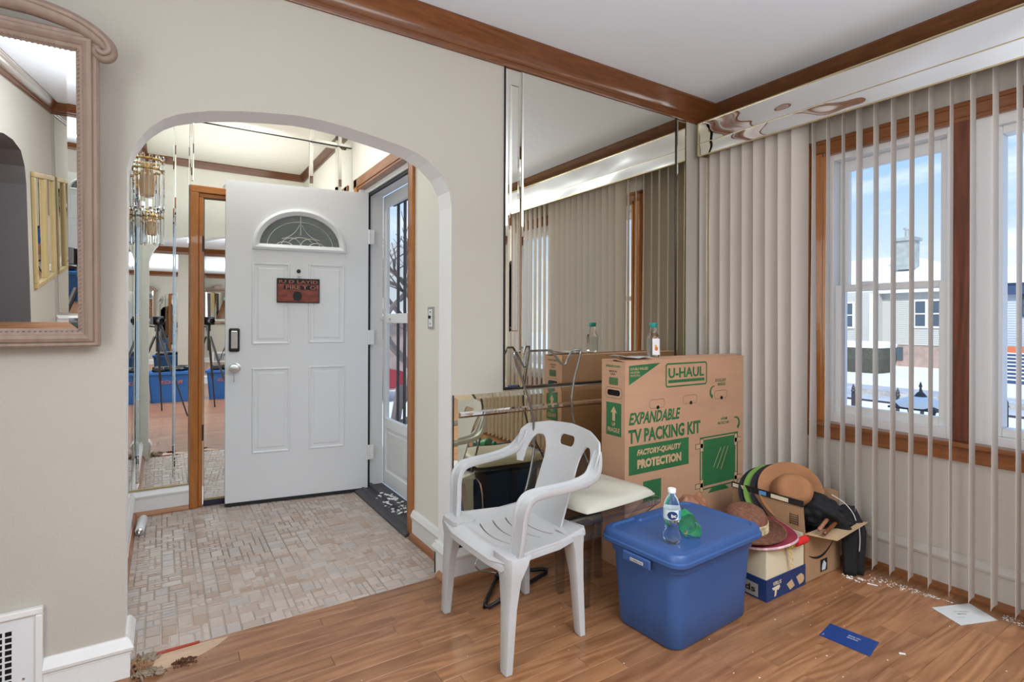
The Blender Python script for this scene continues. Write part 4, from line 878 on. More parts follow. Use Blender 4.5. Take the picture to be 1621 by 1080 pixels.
tm = text('bc', 'white_ink', lb, (-0.0275, -0.0215, 0.102), (0.80, -0.60, 0), (0, 0, 1), 0.018, 0.013, eps=0.0022)
bm = B(); lathe(bm, [(0.0145, 0.184), (0.0150, 0.186), (0.0150, 0.198), (0.0135, 0.200)], 28); obj('cap', bm, 'capwhite', wb, 40)

cb = thing('crushed_bottle', 'crumpled clear bottle with green label lying on the blue tote lid', 'bottle', (-1.215, -0.800, 0.401), (R(0), R(78), R(68)))
M['lab_green'] = mat('green_label', (0.03, 0.42, 0.16), 0.3, trans=0.35, var=0.3, vscale=60)
def crush(p, a, r, z):
    q = Vector(noise.noise_vector(Vector((math.cos(a) * 1.3, math.sin(a) * 1.3, z * 22)))); s = 0.007 if z < 0.14 else 0.002
    return Vector((p.x * (1.0) + q.x * s, p.y + q.y * s, p.z + q.z * s * 0.5))
pr = [(0.016, -0.070), (0.030, -0.066), (0.036, -0.054), (0.037, -0.030), (0.036, -0.010), (0.037, 0.010), (0.037, 0.035), (0.034, 0.050), (0.024, 0.064), (0.013, 0.074), (0.0125, 0.082)]
bm = B(); lathe(bm, pr, 30, fn=crush); obj('bottle_body', bm, 'pet', cb, 40)
bm = B(); lathe(bm, [(0.0378, 0.000), (0.0382, 0.012), (0.0380, 0.036)], 30, fn=crush); obj('label', bm, 'lab_green', cb, 40)
bm = B(); lathe(bm, [(0.0145, 0.078), (0.0150, 0.080), (0.0150, 0.092), (0.0135, 0.094)], 24); obj('cap', bm, mat('green_cap', (0.02, 0.25, 0.16), 0.4), cb, 40)

# ------------------------------------------------------------------ tall flat-screen packing carton
BX0, BX1, BY0, BY1, BH = -1.085, -0.165, -0.332, -0.170, 0.997
tb = thing('packing_carton', 'tall cardboard television packing carton printed in green, standing by the window corner', 'box', (BX0, BY0, 0))
bw, bd = BX1 - BX0, BY1 - BY0
f0 = sheet(lambda u, v: min(-sdrect(u, v, bd * 0.48, 0.838 - 0.0, 0.044, 0.014, 0.012), 1), 0, bd, 0.0, BH - 0.006, 34, 130, lambda u, v: (0, u, v))
for p in ((0, 0, bw, 0), ):
    for a, b in (((0, 0), (bw, 0)), ((bw, 0), (bw, bd)), ((bw, bd), (0, bd))):
        f0.faces.new([f0.verts.new(q) for q in ((a[0], a[1], 0.001), (b[0], b[1], 0.001), (b[0], b[1], BH - 0.006), (a[0], a[1], BH - 0.006))])
f0.faces.new([f0.verts.new(q) for q in ((0, 0, 0.001), (bw, 0, 0.001), (bw, bd, 0.001), (0, bd, 0.001))])
obj('carton', f0, 'card', tb)
bm = B(); box(bm, 0.01, 0.012, 0.01, bd - 0.01, 0.75, 0.92); obj('slot_shade', bm, 'dark', tb)  # black sheet behind the hand slot, colour stands for the unlit inside
bm = B(); loft(bm, [[(-0.001, -0.001, BH - 0.006), (bw + 0.001, -0.001, BH - 0.006), (bw + 0.001, bd * 0.49, BH + 0.003), (-0.001, bd * 0.49, BH + 0.003)], [(-0.001, -0.001, BH - 0.002), (bw + 0.001, -0.001, BH - 0.002), (bw + 0.001, bd * 0.49, BH + 0.007), (-0.001, bd * 0.49, BH + 0.007)]]); obj('flap', bm, 'card', tb)
bm = B(); loft(bm, [[(-0.001, bd * 0.5, BH - 0.004), (bw + 0.001, bd * 0.5, BH - 0.004), (bw + 0.001, bd, BH - 0.006), (-0.001, bd, BH - 0.006)], [(-0.001, bd * 0.5, BH + 0.002), (bw + 0.001, bd * 0.5, BH + 0.002), (bw + 0.001, bd, BH), (-0.001, bd, BH)]]); obj('flap', bm, 'card', tb)
G = 'green_ink'; X = (1, 0, 0); Z = (0, 0, 1); Y_ = (0, -1, 0)
def fx(x): return (x + 1.137) * 1.051
# front print: outer logo frame, letters, bars
ringpoly('logo_frame', rr2(fx(-0.872), fx(-0.566), 0.852, 0.975, 0.016), rr2(fx(-0.864), fx(-0.574), 0.860, 0.967, 0.010), G, tb, (0, 0, 0), X, Z)
text('U-HAUL', G, tb, (fx(-0.852), 0, 0.898), X, Z, 0.275, 0.052, off=0.03)
flatpoly('logo_bar', rr2(fx(-0.852), fx(-0.586), 0.874, 0.889, 0.002), G, tb, (0, 0, 0), X, Z)
flatpoly('triangle', [(fx(-1.112), 0.972), (fx(-1.112), 0.880), (fx(-0.905), 0.980)], G, tb, (0, 0, 0), X, Z)
text('DOUBLE WALLED', 'card_in', tb, (fx(-1.105), 0, 0.950), X, Z, 0.118, 0.013, eps=0.002); text('FOR EXTRA', 'card_in', tb, (fx(-1.105), 0, 0.934), X, Z, 0.062, 0.010, eps=0.002); text('PROTECTION', 'card_in', tb, (fx(-1.105), 0, 0.919), X, Z, 0.064, 0.010, eps=0.002)
text('EXPANDABLE', G, tb, (fx(-1.114), 0, 0.688), X, Z, 0.355, 0.058, shear=0.2, off=0.032)
text('TV PACKING KIT', G, tb, (fx(-1.116), 0, 0.598), X, Z, 0.525, 0.068, off=0.038)
flatpoly('print_panel', rr2(fx(-1.112), fx(-0.704), 0.447, 0.586, 0.002), G, tb, (0, 0, 0), X, Z)
text('FACTORY-QUALITY', 'card_in', tb, (fx(-1.064), 0, 0.531), X, Z, 0.311, 0.034, shear=0.25, off=0.05, eps=0.0022); text('PROTECTION', 'card_in', tb, (fx(-1.060), 0, 0.472), X, Z, 0.315, 0.045, off=0.06, eps=0.0022)
flatpoly('print_panel', rr2(fx(-1.02), fx(-0.90), 0.300, 0.405, 0.002), G, tb, (0, 0, 0), X, Z)
# drawing of the screen with corner protectors
ringpoly('screen_frame', rr2(fx(-0.635), fx(-0.325), 0.318, 0.600, 0.002), rr2(fx(-0.627), fx(-0.333), 0.326, 0.592, 0.002), G, tb, (0.016, 0, -0.028), X, Z)
flatpoly('screen_panel', rr2(fx(-0.617), fx(-0.348), 0.338, 0.584, 0.002), G, tb, (0.016, 0, -0.028), X, Z)
flatpoly('screen_foot', [(fx(-0.54), 0.318), (fx(-0.57), 0.296), (fx(-0.40), 0.296), (fx(-0.43), 0.318)], G, tb, (0.016, 0, -0.028), X, Z)
for cx, cz, sx, sz in ((-0.628, 0.555, 1, 1), (-0.338, 0.555, -1, 1), (-0.628, 0.345, 1, -1), (-0.338, 0.345, -1, -1)):
    for (a0, a1, b0, b1) in ((-0.040, 0.022, -0.011, 0.011), (-0.004, 0.018, -0.030, 0.034)):
        q = [(fx(cx) + sx * a, cz + sz * b) for a, b in ((a0, b0), (a1, b0), (a1, b1), (a0, b1))]
        flatpoly('corner_guard', [(p[0] + (0.0025 if p[0] > fx(cx) + sx * (a0 + a1) / 2 else -0.0025), p[1] + (0.0025 if p[1] > cz + sz * (b0 + b1) / 2 else -0.0025)) for p in q], 'dark_ink', tb, (0.016, 0, -0.028), X, Z, 0.0012)
        flatpoly('corner_guard', q, 'card_in', tb, (0.016, 0, -0.028), X, Z, 0.0018)
bm = B(); 
for k in range(3): prism(bm, [(fx(-0.53 + 0.03 * k), 0.43 - 0.01 * k), (fx(-0.527 + 0.03 * k), 0.43 - 0.01 * k), (fx(-0.467 + 0.03 * k), 0.53), (fx(-0.470 + 0.03 * k), 0.53)], lambda u, v, w: (u + 0.016, -0.0015 - w, v - 0.028), 0.0004)
obj('glint_lines', bm, 'card_in', tb)
def handle_outline(cx, cz, nm='handle_perforation'):
    ringpoly(nm, rr2(fx(cx - 0.052), fx(cx + 0.052), cz - 0.022, cz + 0.022, 0.018), rr2(fx(cx - 0.0505), fx(cx + 0.0505), cz - 0.0205, cz + 0.0205, 0.0165), 'dark_ink', tb, (0, 0, 0), X, Z)
    flatpoly('finger_dot', rr2(fx(cx - 0.003), fx(cx + 0.017), cz - 0.028, cz - 0.010, 0.008), 'ink_black', tb, (0, 0, 0), X, Z)
handle_outline(-0.930, 0.778); handle_outline(-0.695, 0.782); handle_outline(-0.455, 0.790)
text('EXCELLENT', G, tb, (fx(-0.500), 0, 0.860), X, Z, 0.094, 0.016, eps=0.001); text('HANDLES', G, tb, (fx(-0.482), 0, 0.838), X, Z, 0.068, 0.016, eps=0.001)
text('4 FOAM', G, tb, (fx(-0.455), 0, 0.648), X, Z, 0.056, 0.016, eps=0.001); text('PROTECTORS', G, tb, (fx(-0.478), 0, 0.626), X, Z, 0.096, 0.014, eps=0.001)
def arc_arrow(cx, cz, r, a0, a1, w0, w1):
    po = [(fx(cx) + (r + (w0 + (w1 - w0) * k / 12)) * math.cos(R(a0 + (a1 - a0) * k / 12)), cz + (r + (w0 + (w1 - w0) * k / 12)) * math.sin(R(a0 + (a1 - a0) * k / 12))) for k in range(13)]
    pi_ = [(fx(cx) + (r - (w0 + (w1 - w0) * k / 12)) * math.cos(R(a0 + (a1 - a0) * k / 12)), cz + (r - (w0 + (w1 - w0) * k / 12)) * math.sin(R(a0 + (a1 - a0) * k / 12))) for k in range(13)]
    flatpoly('curved_arrow', po + pi_[::-1], G, tb, (0, 0, 0), X, Z)
arc_arrow(-0.510, 0.808, 0.030, 80, 250, 0.002, 0.009); arc_arrow(-0.330, 0.622, 0.032, 110, -60, 0.003, 0.009)
# end face print
ox = (0, bd, 0)
flatpoly('up_label', rr2(0.034, 0.138, 0.630, 0.790, 0.002), G, tb, ox, Y_, Z)
flatpoly('up_arrow', [(0.078, 0.702), (0.096, 0.702), (0.096, 0.742), (0.108, 0.742), (0.087, 0.772), (0.066, 0.742), (0.078, 0.742)], 'card_in', tb, ox, Y_, Z, 0.0015)
text('UP', 'card_in', tb, (0, bd - 0.075, 0.676), Y_, Z, 0.024, 0.018, eps=0.002); text('FRAGILE', 'card_in', tb, (0, bd - 0.046, 0.647), Y_, Z, 0.082, 0.022, eps=0.002)
text('uhaul.com', G, tb, (0, bd - 0.03, 0.962), Y_, Z, 0.100, 0.014, eps=0.001); text('MADE IN', 'dark_ink', tb, (0, bd - 0.055, 0.938), Y_, Z, 0.052, 0.009, eps=0.001); text('USA', 'dark_ink', tb, (0, bd - 0.064, 0.924), Y_, Z, 0.032, 0.010, eps=0.001)
bm = B(); r_ = random.Random(4); u = 0.053
while u < 0.115:
    w_ = r_.choice((0.0015, 0.003, 0.004)); prism(bm, [(u, 0.876), (u + w_, 0.876), (u + w_, 0.912), (u, 0.912)], lambda a, b, w: (-0.0004 - w, bd - a, b), 0.0006); u += w_ + r_.choice((0.0012, 0.002))
obj('barcode', bm, G, tb)
ringpoly('slot_outline', rr2(0.028, 0.142, 0.812, 0.864, 0.016), rr2(0.0295, 0.1405, 0.8135, 0.8625, 0.0145), 'dark_ink', tb, ox, Y_, Z)

M['paper'] = mat('white_paper', (0.56, 0.57, 0.57), 0.6)
pp = thing('loose_paper', 'white loose paper sheet on the top left end of the tall carton', 'paper', (-1.03, -0.265, BH + 0.008))
bm = B(); nn = 8
g_ = [[bm.verts.new((-0.055 + 0.20 * i / nn, -0.058 + 0.10 * j / 3, 0.001 + 0.006 * math.sin(i * 0.8 + j) ** 2 + (0.012 * (1 - i / 2) if i < 2 else 0))) for j in range(4)] for i in range(nn + 1)]
for i in range(nn):
    for j in range(3): bm.faces.new((g_[i][j], g_[i + 1][j], g_[i + 1][j + 1], g_[i][j + 1]))
solid(obj('sheet', bm, 'paper', pp, True), 0.0008)

jb = thing('juice_bottle', 'small square clear juice bottle with teal cap on top of the tall carton', 'bottle', (-0.800, -0.245, BH + 0.0075), (0, 0, R(-20)))
def sq(w, z_, r): return rrect(0, 0, w, w, r, z_, 5)
bm = B(); loft(bm, [sq(0.050, 0.0, 0.012), sq(0.054, 0.004, 0.014), sq(0.056, 0.02, 0.014), sq(0.056, 0.088, 0.014), sq(0.052, 0.102, 0.016), sq(0.042, 0.118, 0.018), sq(0.035, 0.130, 0.0174), sq(0.035, 0.150, 0.0174)]); obj('bottle_body', bm, 'pet', jb, 50)
bm = B(); box(bm, -0.0195, 0.0195, -0.0288, -0.0282, 0.010, 0.094); jl = obj('label', bm, mat('juice_label', (0.78, 0.76, 0.78), 0.4), jb); 
bm = B(); prism(bm, [(0.009 * math.cos(R(a)) + 0.002, 0.042 + 0.011 * math.sin(R(a))) for a in range(0, 360, 24)], lambda u, v, w: (u, -0.0290 - w, v), 0.0004); obj('fruit_print', bm, mat('orange_print', (0.70, 0.14, 0.05), 0.5), jl)
bm = B(); prism(bm, [(0.007 * math.cos(R(a)) - 0.001, 0.056 + 0.006 * math.sin(R(a))) for a in range(0, 360, 24)], lambda u, v, w: (u, -0.0290 - w, v), 0.0004); obj('leaf_print', bm, mat('yellow_print', (0.60, 0.45, 0.08), 0.5), jl)
boxo('side_label', 0.0282, 0.0288, -0.018, 0.018, 0.010, 0.090, mat('side_label', (0.66, 0.67, 0.60), 0.4), jb)
bm = B(); lathe(bm, [(0.0185, 0.150), (0.0195, 0.152), (0.0215, 0.172), (0.0205, 0.174)], 28); obj('cap', bm, mat('teal_cap', (0.01, 0.24, 0.22), 0.4), jb, 40)

# ------------------------------------------------------------------ white and navy carton with hats on it
cc = thing('hat_carton', 'open white carton in a navy printed tray under the straw hat', 'box', (-0.788, -0.866, 0))
cw, cd, chh = 0.300, 0.30, 0.222
bm = B(); box(bm, 0.006, cw - 0.006, 0.006, 0.009, 0.002, chh); box(bm, 0.006, cw - 0.006, cd - 0.009, cd - 0.006, 0.002, chh); box(bm, 0.006, 0.009, 0.009, cd - 0.009, 0.002, chh); box(bm, cw - 0.009, cw - 0.006, 0.009, cd - 0.009, 0.002, chh + 0.01); box(bm, 0.009, cw - 0.009, 0.009, cd - 0.009, 0.002, 0.005); stuff_ = obj('inner_box', bm, 'card_white', cc)
bm = B(); box(bm, 0, cw, 0, 0.004, 0.001, 0.092); box(bm, 0, cw, cd - 0.004, cd, 0.001, 0.092); box(bm, 0, 0.004, 0.004, cd - 0.004, 0.001, 0.092); box(bm, cw - 0.004, cw, 0.004, cd - 0.004, 0.001, 0.092); obj('printed_tray', bm, 'navy', cc)
text('VIRGINIA', 'card_white', cc, (0.045, 0, 0.058), X, (0.02, 0, 1), 0.066, 0.016, shear=0.1, eps=0.0012) if False else text('VIRUS', 'card_white', cc, (0.045, 0, 0.058), X, Z, 0.062, 0.017, shear=0.1, eps=0.0012)
flatpoly('tray_emblem', [(0.040, 0.050), (0.095, 0.054), (0.100, 0.044), (0.088, 0.034), (0.076, 0.036), (0.070, 0.014), (0.058, 0.010), (0.062, 0.038), (0.050, 0.040)], 'card_white', cc, (0, 0, 0), X, Z)
flatpoly('tray_patch', [(0.150, 0.040), (0.190, 0.052), (0.212, 0.020), (0.176, 0.010)], 'card_in', cc, (0, 0, 0), X, Z); flatpoly('tray_patch', [(0.224, 0.054), (0.262, 0.062), (0.282, 0.050), (0.288, 0.034), (0.280, 0.020), (0.250, 0.014)], 'card_in', cc, (0, 0, 0), X, Z)
flatpoly('tray_label', [(0.22, 0.005), (0.06, 0.005), (0.055, 0.062), (0.12, 0.066), (0.22, 0.075)], mat('grey_label', (0.32, 0.31, 0.28), 0.6), cc, (0, cd, 0), Y_, Z) if False else flatpoly('tray_label', [(0.12, 0.008), (0.262, 0.008), (0.262, 0.062), (0.19, 0.066), (0.12, 0.074)], mat('grey_label', (0.32, 0.31, 0.28), 0.6), cc, (0, cd, 0), Y_, Z)
text('syds', 'ink_black', cc, (0, cd - 0.15, 0.016), Y_, Z, 0.10, 0.036, eps=0.0018)
# pink cloth bundle and straw hat
M['straw'] = mat('woven_straw', (0.20, 0.082, 0.048), 0.7, bump=0.8, bscale=120, var=0.35, vscale=70); M['band'] = mat('patterned_band', (0.62, 0.50, 0.30), 0.7, var=0.5, vscale=60)
M['pinkrim'] = mat('pink_white_braid', (0.62, 0.40, 0.42), 0.7, var=0.3, vscale=50); M['maroon'] = mat('maroon_cloth', (0.22, 0.02, 0.04), 0.7, var=0.3, vscale=14)
mb = thing('maroon_cloth_hat', 'maroon cloth sun hat with pale pink rim under the straw hat', 'hat', (-0.670, -0.735, 0.236), (R(3), R(-3), 0))
bm = B(); lathe(bm, [(0.05, -0.004), (0.165, 0.0), (0.175, 0.008), (0.165, 0.014), (0.05, 0.012)], 40, fn=lambda p, a, r, z_: p + Vector((0, 0, 0.006 * math.sin(3 * a)))); obj('brim', bm, 'maroon', mb, 40)
bm = B(); tube(bm, [(0.172 * math.cos(2 * PI * k / 48), 0.172 * math.sin(2 * PI * k / 48), 0.004 + 0.006 * math.sin(6 * PI * k / 48)) for k in range(49)], 0.006, 8); obj('braided_rim', bm, 'pinkrim', mb, True)
sh = thing('straw_hat', 'brown woven straw hat with a cream patterned band, lying on the white carton', 'hat', (-0.725, -0.725, 0.256), (R(4), R(-3), 0))
bm = B(); lathe(bm, [(0.060, 0.0), (0.11, 0.0), (0.165, 0.006), (0.168, 0.011), (0.11, 0.007), (0.094, 0.007)], 44); obj('brim', bm, 'straw', sh, 50)
for k in range(9):
    rr_ = 0.097 + 0.0078 * k; bm = B(); tube(bm, [(rr_ * math.cos(2 * PI * i / 40), rr_ * math.sin(2 * PI * i / 40), 0.0085 + 0.004 * max(0, rr_ - 0.11) / 0.055) for i in range(41)], 0.0022, 5, False); obj('straw_coil', bm, 'straw', sh, True)
bm = B(); lathe(bm, [(0.094, 0.006), (0.092, 0.035), (0.088, 0.062), (0.076, 0.086), (0.052, 0.097), (0.012, 0.099)], 40, fn=lambda p, a, r, z_: p + Vector((0, 0, 0.006 * math.sin(a + 0.5) if z_ > 0.08 else 0))); cr_ = obj('crown', bm, 'straw', sh, 50)
bm = B(); lathe(bm, [(0.0955, 0.008), (0.0958, 0.010), (0.0935, 0.046), (0.093, 0.047)], 40); obj('band', bm, 'band', cr_, 50)
M['red'] = mat('red_paper', (0.62, 0.02, 0.02), 0.6)
rt = thing('red_roll', 'small bright red paper roll hanging over the rim of the white carton', 'roll', (-0.610, -0.888, 0.222), (0, 0, R(0)))
bm = B(); loft(bm, [[(x_, 0.016 * math.cos(R(a)), 0.017 * math.sin(R(a))) for a in range(0, 360, 30)] for x_ in (0.0, 0.030, 0.075, 0.083)] ); obj('roll', bm, 'red', rt, 40)
M['yellow'] = mat('yellow_crepe', (0.46, 0.36, 0.03), 0.8, var=0.3, vscale=60); M['tanlei'] = mat('tan_crepe', (0.62, 0.44, 0.20), 0.8, var=0.2, vscale=60)
ga = thing('paper_garland', 'curly yellow and tan crepe garland hanging down the front of the white carton', 'garland', (-0.645, -0.884, 0.225))
bm = B(); r_ = random.Random(8)
for k in range(60):
    bmesh.ops.create_icosphere(bm, subdivisions=1, radius=r_.uniform(0.004, 0.008), matrix=Matrix.Translation((r_.uniform(-0.038, 0.03), r_.uniform(-0.008, 0.006), r_.uniform(-0.013, 0.010))))
stuff(obj('yellow_tuft', bm, 'yellow', ga))
bm = B()
for k in range(60):
    t = k / 60; bmesh.ops.create_icosphere(bm, subdivisions=1, radius=0.0055 * (1 - 0.5 * t), matrix=Matrix.Translation((0.004 + 0.008 * math.sin(t * 24) + 0.02 * t, 0.002, -0.012 - 0.105 * t)) @ Matrix.Diagonal((1.6, 0.6, 0.9, 1)))
stuff(obj('tan_streamer', bm, 'tanlei', ga))
# crumpled brown felt hat between the tote and the cartons
M['felt_tan'] = mat('tan_felt', (0.31, 0.14, 0.062), 0.85, var=0.15, vscale=8, bump=0.1, bscale=60); M['felt_brown'] = mat('brown_satin', (0.36, 0.16, 0.09), 0.5, var=0.2, vscale=8)
fb = thing('crumpled_brown_cloth', 'crumpled brown cloth behind the blue tote, left of the straw hat', 'cloth', (-0.80, -0.48, 0.18))
bm = B(); bmesh.ops.create_icosphere(bm, subdivisions=5, radius=1)
for v in bm.verts:
    q = noise.noise(v.co * 1.5) * 0.35 + abs(noise.noise(v.co * 3.1 + Vector((4, 1, 2)))) * 0.25; v.co = Vector((v.co.x * 0.135, v.co.y * 0.085, v.co.z * 0.165)) * (1 + q * 0.7)
obj('cloth', bm, 'felt_brown', fb, True)

# ------------------------------------------------------------------ brown open carton with smile print, hats and black jacket
az = thing('open_carton', 'open brown cardboard box with a curved smile print, flaps up, full of hats', 'box', (-0.478, -0.858, 0))
aw, ad, ah = 0.308, 0.37, 0.222
bm = B()
for x0, x1, y0, y1 in ((0, aw, 0, 0.004), (0, aw, ad - 0.004, ad), (0, 0.004, 0.004, ad - 0.004), (aw - 0.004, aw, 0.004, ad - 0.004)): box(bm, x0, x1, y0, y1, 0.001, ah)
box(bm, 0.004, aw - 0.004, 0.004, ad - 0.004, 0.001, 0.005); obj('carton', bm, 'card2', az)
bm = B(); loft(bm, [[(0.0, 0.0, ah), (0.003, 0.0, ah), (0.003, ad, ah), (0.0, ad, ah)], [(-0.014, 0.004, ah + 0.150), (-0.011, 0.004, ah + 0.150), (-0.011, ad - 0.004, ah + 0.150), (-0.014, ad - 0.004, ah + 0.150)]]); lf = obj('flap', bm, 'card2', az); lf['label'] = 'flap with black printed tape strip'
bm = B(); loft(bm, [[(-0.0165, 0.002, ah + 0.124), (-0.012, 0.002, ah + 0.124), (-0.012, ad - 0.002, ah + 0.124), (-0.0165, ad - 0.002, ah + 0.124)], [(-0.0165, 0.002, ah + 0.1515), (-0.010, 0.002, ah + 0.1515), (-0.010, ad - 0.002, ah + 0.1515), (-0.0165, ad - 0.002, ah + 0.1515)]]); tp = obj('tape_strip', bm, 'ink_black', lf)
for y0, y1, m_ in ((0.07, 0.155, 'card_white'), (0.295, 0.360, 'card_white'), (0.18, 0.215, 'lab_blue')): boxo('tape_print', -0.0178, -0.0166, y0, y1, ah + 0.128, ah + 0.146, m_, tp)
bm = B()
for k in range(7): box(bm, -0.0078, -0.0060, 0.03, 0.066, ah + 0.034 + 0.010 * k, ah + 0.037 + 0.010 * k)
box(bm, -0.0078, -0.0060, 0.028, 0.030, ah + 0.03, ah + 0.10); box(bm, -0.0078, -0.0060, 0.066, 0.068, ah + 0.03, ah + 0.10); obj('recycling_print', bm, 'ink_black', lf)
bm = B(); loft(bm, [[(0.002, -0.001, ah), (aw, -0.001, ah), (aw, -0.001, ah + 0.003), (0.002, -0.001, ah + 0.003)], [(-0.035, -0.150, ah + 0.010), (aw + 0.0, -0.115, ah + 0.030), (aw + 0.0, -0.115, ah + 0.033), (-0.035, -0.150, ah + 0.013)]]); bm.free()
bm = B(); loft(bm, [[(0.004, 0.0, ah - 0.002), (aw, 0.0, ah - 0.002), (aw, 0.0, ah + 0.002), (0.004, 0.0, ah + 0.002)], [(0.030, -0.125, ah + 0.006), (aw + 0.025, -0.115, ah + 0.024), (aw + 0.025, -0.115, ah + 0.027), (0.030, -0.125, ah + 0.009)]]); obj('flap', bm, 'card_in', az)
bm = B(); loft(bm, [[(aw, 0.0, ah), (aw - 0.003, 0.0, ah), (aw - 0.003, ad, ah), (aw, ad, ah)], [(aw + 0.004, 0.01, ah + 0.145), (aw + 0.001, 0.01, ah + 0.145), (aw + 0.001, ad, ah + 0.145), (aw + 0.004, ad, ah + 0.145)]]); obj('flap', bm, 'card2', az)
sm = [(0.03 + 0.22 * k / 14, 0.128 - 0.052 * math.sin(PI * (0.06 + 0.86 * k / 14)) ** 0.9 - 0.0 + 0.035 * (k / 14) - 0.000) for k in range(15)]
th_ = [0.003 + 0.010 * math.sin(PI * k / 14) for k in range(15)]
flatpoly('smile_print', [(a, b + t_ * 0.5) for (a, b), t_ in zip(sm, th_)] + [(a, b - t_ * 0.5) for (a, b), t_ in list(zip(sm, th_))[::-1]], 'ink_black', az, (0, 0, 0), X, Z)
flatpoly('smile_tip', [(0.222, 0.168), (0.262, 0.176), (0.270, 0.138), (0.258, 0.146), (0.250, 0.164), (0.226, 0.160)], 'ink_black', az, (0, 0, 0), X, Z)
flatpoly('lot_sticker', rr2(0.130, 0.190, 0.018, 0.075, 0.002), 'ink_black', az, (0, 0, 0), X, Z); flatpoly('sticker_print', [(0.142, 0.024), (0.172, 0.024), (0.180, 0.050), (0.160, 0.068), (0.146, 0.05)], 'lab_pale', az, (0, 0, 0), X, Z, 0.0015)
flatpoly('corner_mark', [(0.004, 0.196), (0.030, 0.196), (0.017, 0.216)], 'ink_black', az, (0, 0, 0), X, Z)

def brim_hat(name, label, loc, rot, m, rb, rc, hc, wave, crown=True, band=None, grp=None, k=2):
    t = thing(name, label, 'hat', loc, rot)
    f_ = lambda p, a, r, z_: p + Vector((0, 0, (wave * math.sin(k * a + 0.6) * max(0, (r - rc) / (rb - rc)) if r > rc else 0)))
    bm = B(); lathe(bm, [(rc * 0.98, 0.0), (rc * 1.1, 0.0), ((rb + rc) / 2, 0.004), (rb, 0.010), (rb + 0.001, 0.013), ((rb + rc) / 2, 0.008), (rc * 1.1, 0.004)], 48, fn=f_); obj('brim', bm, m, t, 60)
    if crown:
        def g(p, a, r, z_):
            d = 0.018 * math.exp(-((p.x - 0.0) / 0.03) ** 2) * (1 if z_ > hc * 0.8 else 0); return Vector((p.x, p.y * 0.88, p.z - d))
        bm = B(); lathe(bm, [(rc, 0.002), (rc * 0.97, hc * 0.5), (rc * 0.88, hc * 0.85), (rc * 0.70, hc), (rc * 0.35, hc * 1.02), (0.006, hc * 0.99)], 40, fn=g); obj('crown', bm, m, t, 60)
    return t
def aim(v): return Vector(v).to_track_quat('Z', 'Y').to_euler()
HA = (-0.60, -0.62, 0.45)
brim_hat('felt_hat', 'large tan felt hat leaning up out of the brown open box', (-0.372, -0.722, 0.358), aim(HA), 'felt_tan', 0.146, 0.092, 0.115, 0.018)
M['felt_green'] = mat('green_felt', (0.13, 0.24, 0.045), 0.85); M['felt_black'] = mat('black_felt', (0.012, 0.012, 0.018), 0.9)
brim_hat('navy_hat', 'dark navy felt hat pressed between the green hat and the tan hat', (-0.388, -0.688, 0.346), aim(HA), 'felt_black', 0.142, 0.075, 0.012, 0.003)
brim_hat('green_hat', 'olive green felt hat standing between two dark hats in the brown open box', (-0.402, -0.660, 0.338), aim(HA), 'felt_green', 0.142, 0.075, 0.012, 0.003)
brim_hat('black_hat', 'black felt hat at the back of the box, left of the green hat', (-0.412, -0.634, 0.328), aim(HA), 'felt_black', 0.138, 0.07, 0.012, 0.003)

M['blackcloth'] = mat('black_cloth', (0.008, 0.008, 0.010), 0.85, bump=0.4, bscale=18)
jk = thing('black_jacket', 'black hooded jacket with a pale cord spilling over the front of the brown box', 'jacket', (-0.275, -0.80, 0.25))
bm = B(); bmesh.ops.create_icosphere(bm, subdivisions=5, radius=1)
for v in bm.verts:
    c = v.co.copy(); q = noise.noise(c * 1.3) * 0.30 + abs(noise.noise(c * 2.7 + Vector((3, 7, 1)))) * 0.30
    p = Vector((c.x * 0.125, c.y * 0.155, c.z * 0.092)) * (0.92 + q); p.z += 0.012 + p.x * -0.25; v.co = p
obj('bundle', bm, 'blackcloth', jk, True)
bm = B(); nn = 18; mm_ = 14; gr = []
for i in range(nn + 1):
    row = []
    for j in range(mm_ + 1):
        u = i / nn; t = j / mm_; x = 0.040 + 0.075 * u + 0.006 * t * math.sin(u * 5); y = -0.070 - 0.050 * min(1, t * 3) - 0.03 * u + 0.014 * math.sin(u * 11 + t * 2); z = 0.04 - 0.285 * t + 0.02 * (1 - t)
        row.append(bm.verts.new((x, y, z)))
    gr.append(row)
for i in range(nn):
    for j in range(mm_): bm.faces.new((gr[i][j], gr[i + 1][j], gr[i + 1][j + 1], gr[i][j + 1]))
solid(obj('hanging_sleeve', bm, 'blackcloth', jk, True), 0.022, 0)
M['cord'] = mat('pale_cord', (0.60, 0.58, 0.54), 0.6)
bm = B(); tube(bm, spline([(0.02, -0.06, 0.115), (0.045, -0.105, 0.085), (0.06, -0.135, 0.045), (0.062, -0.150, 0.010)], 5), 0.0022, 6); tube(bm, spline([(0.070, -0.160, -0.02), (0.073, -0.162, -0.08), (0.067, -0.162, -0.13)], 5), 0.0022, 6); stuff(obj('draw_cord', bm, 'cord', jk, True))
cn = thing('brown_cane_roll', 'two brown leather wrapped sticks lying on the jacket in the box', 'stick', (-0.44, -0.93, 0.245))
for k, (a, b, m_) in enumerate((((-0.02, 0.02, 0.010), (0.14, 0.045, 0.046), 'felt_brown'), ((-0.025, -0.005, 0.002), (0.15, 0.012, 0.032), 'crown'))):
    bm = B(); tube(bm, [Vector(a).lerp(Vector(b), t / 12) for t in range(13)], [0.008 + 0.0012 * (t % 2) for t in range(13)], 10); obj('stick', bm, m_, cn, True)

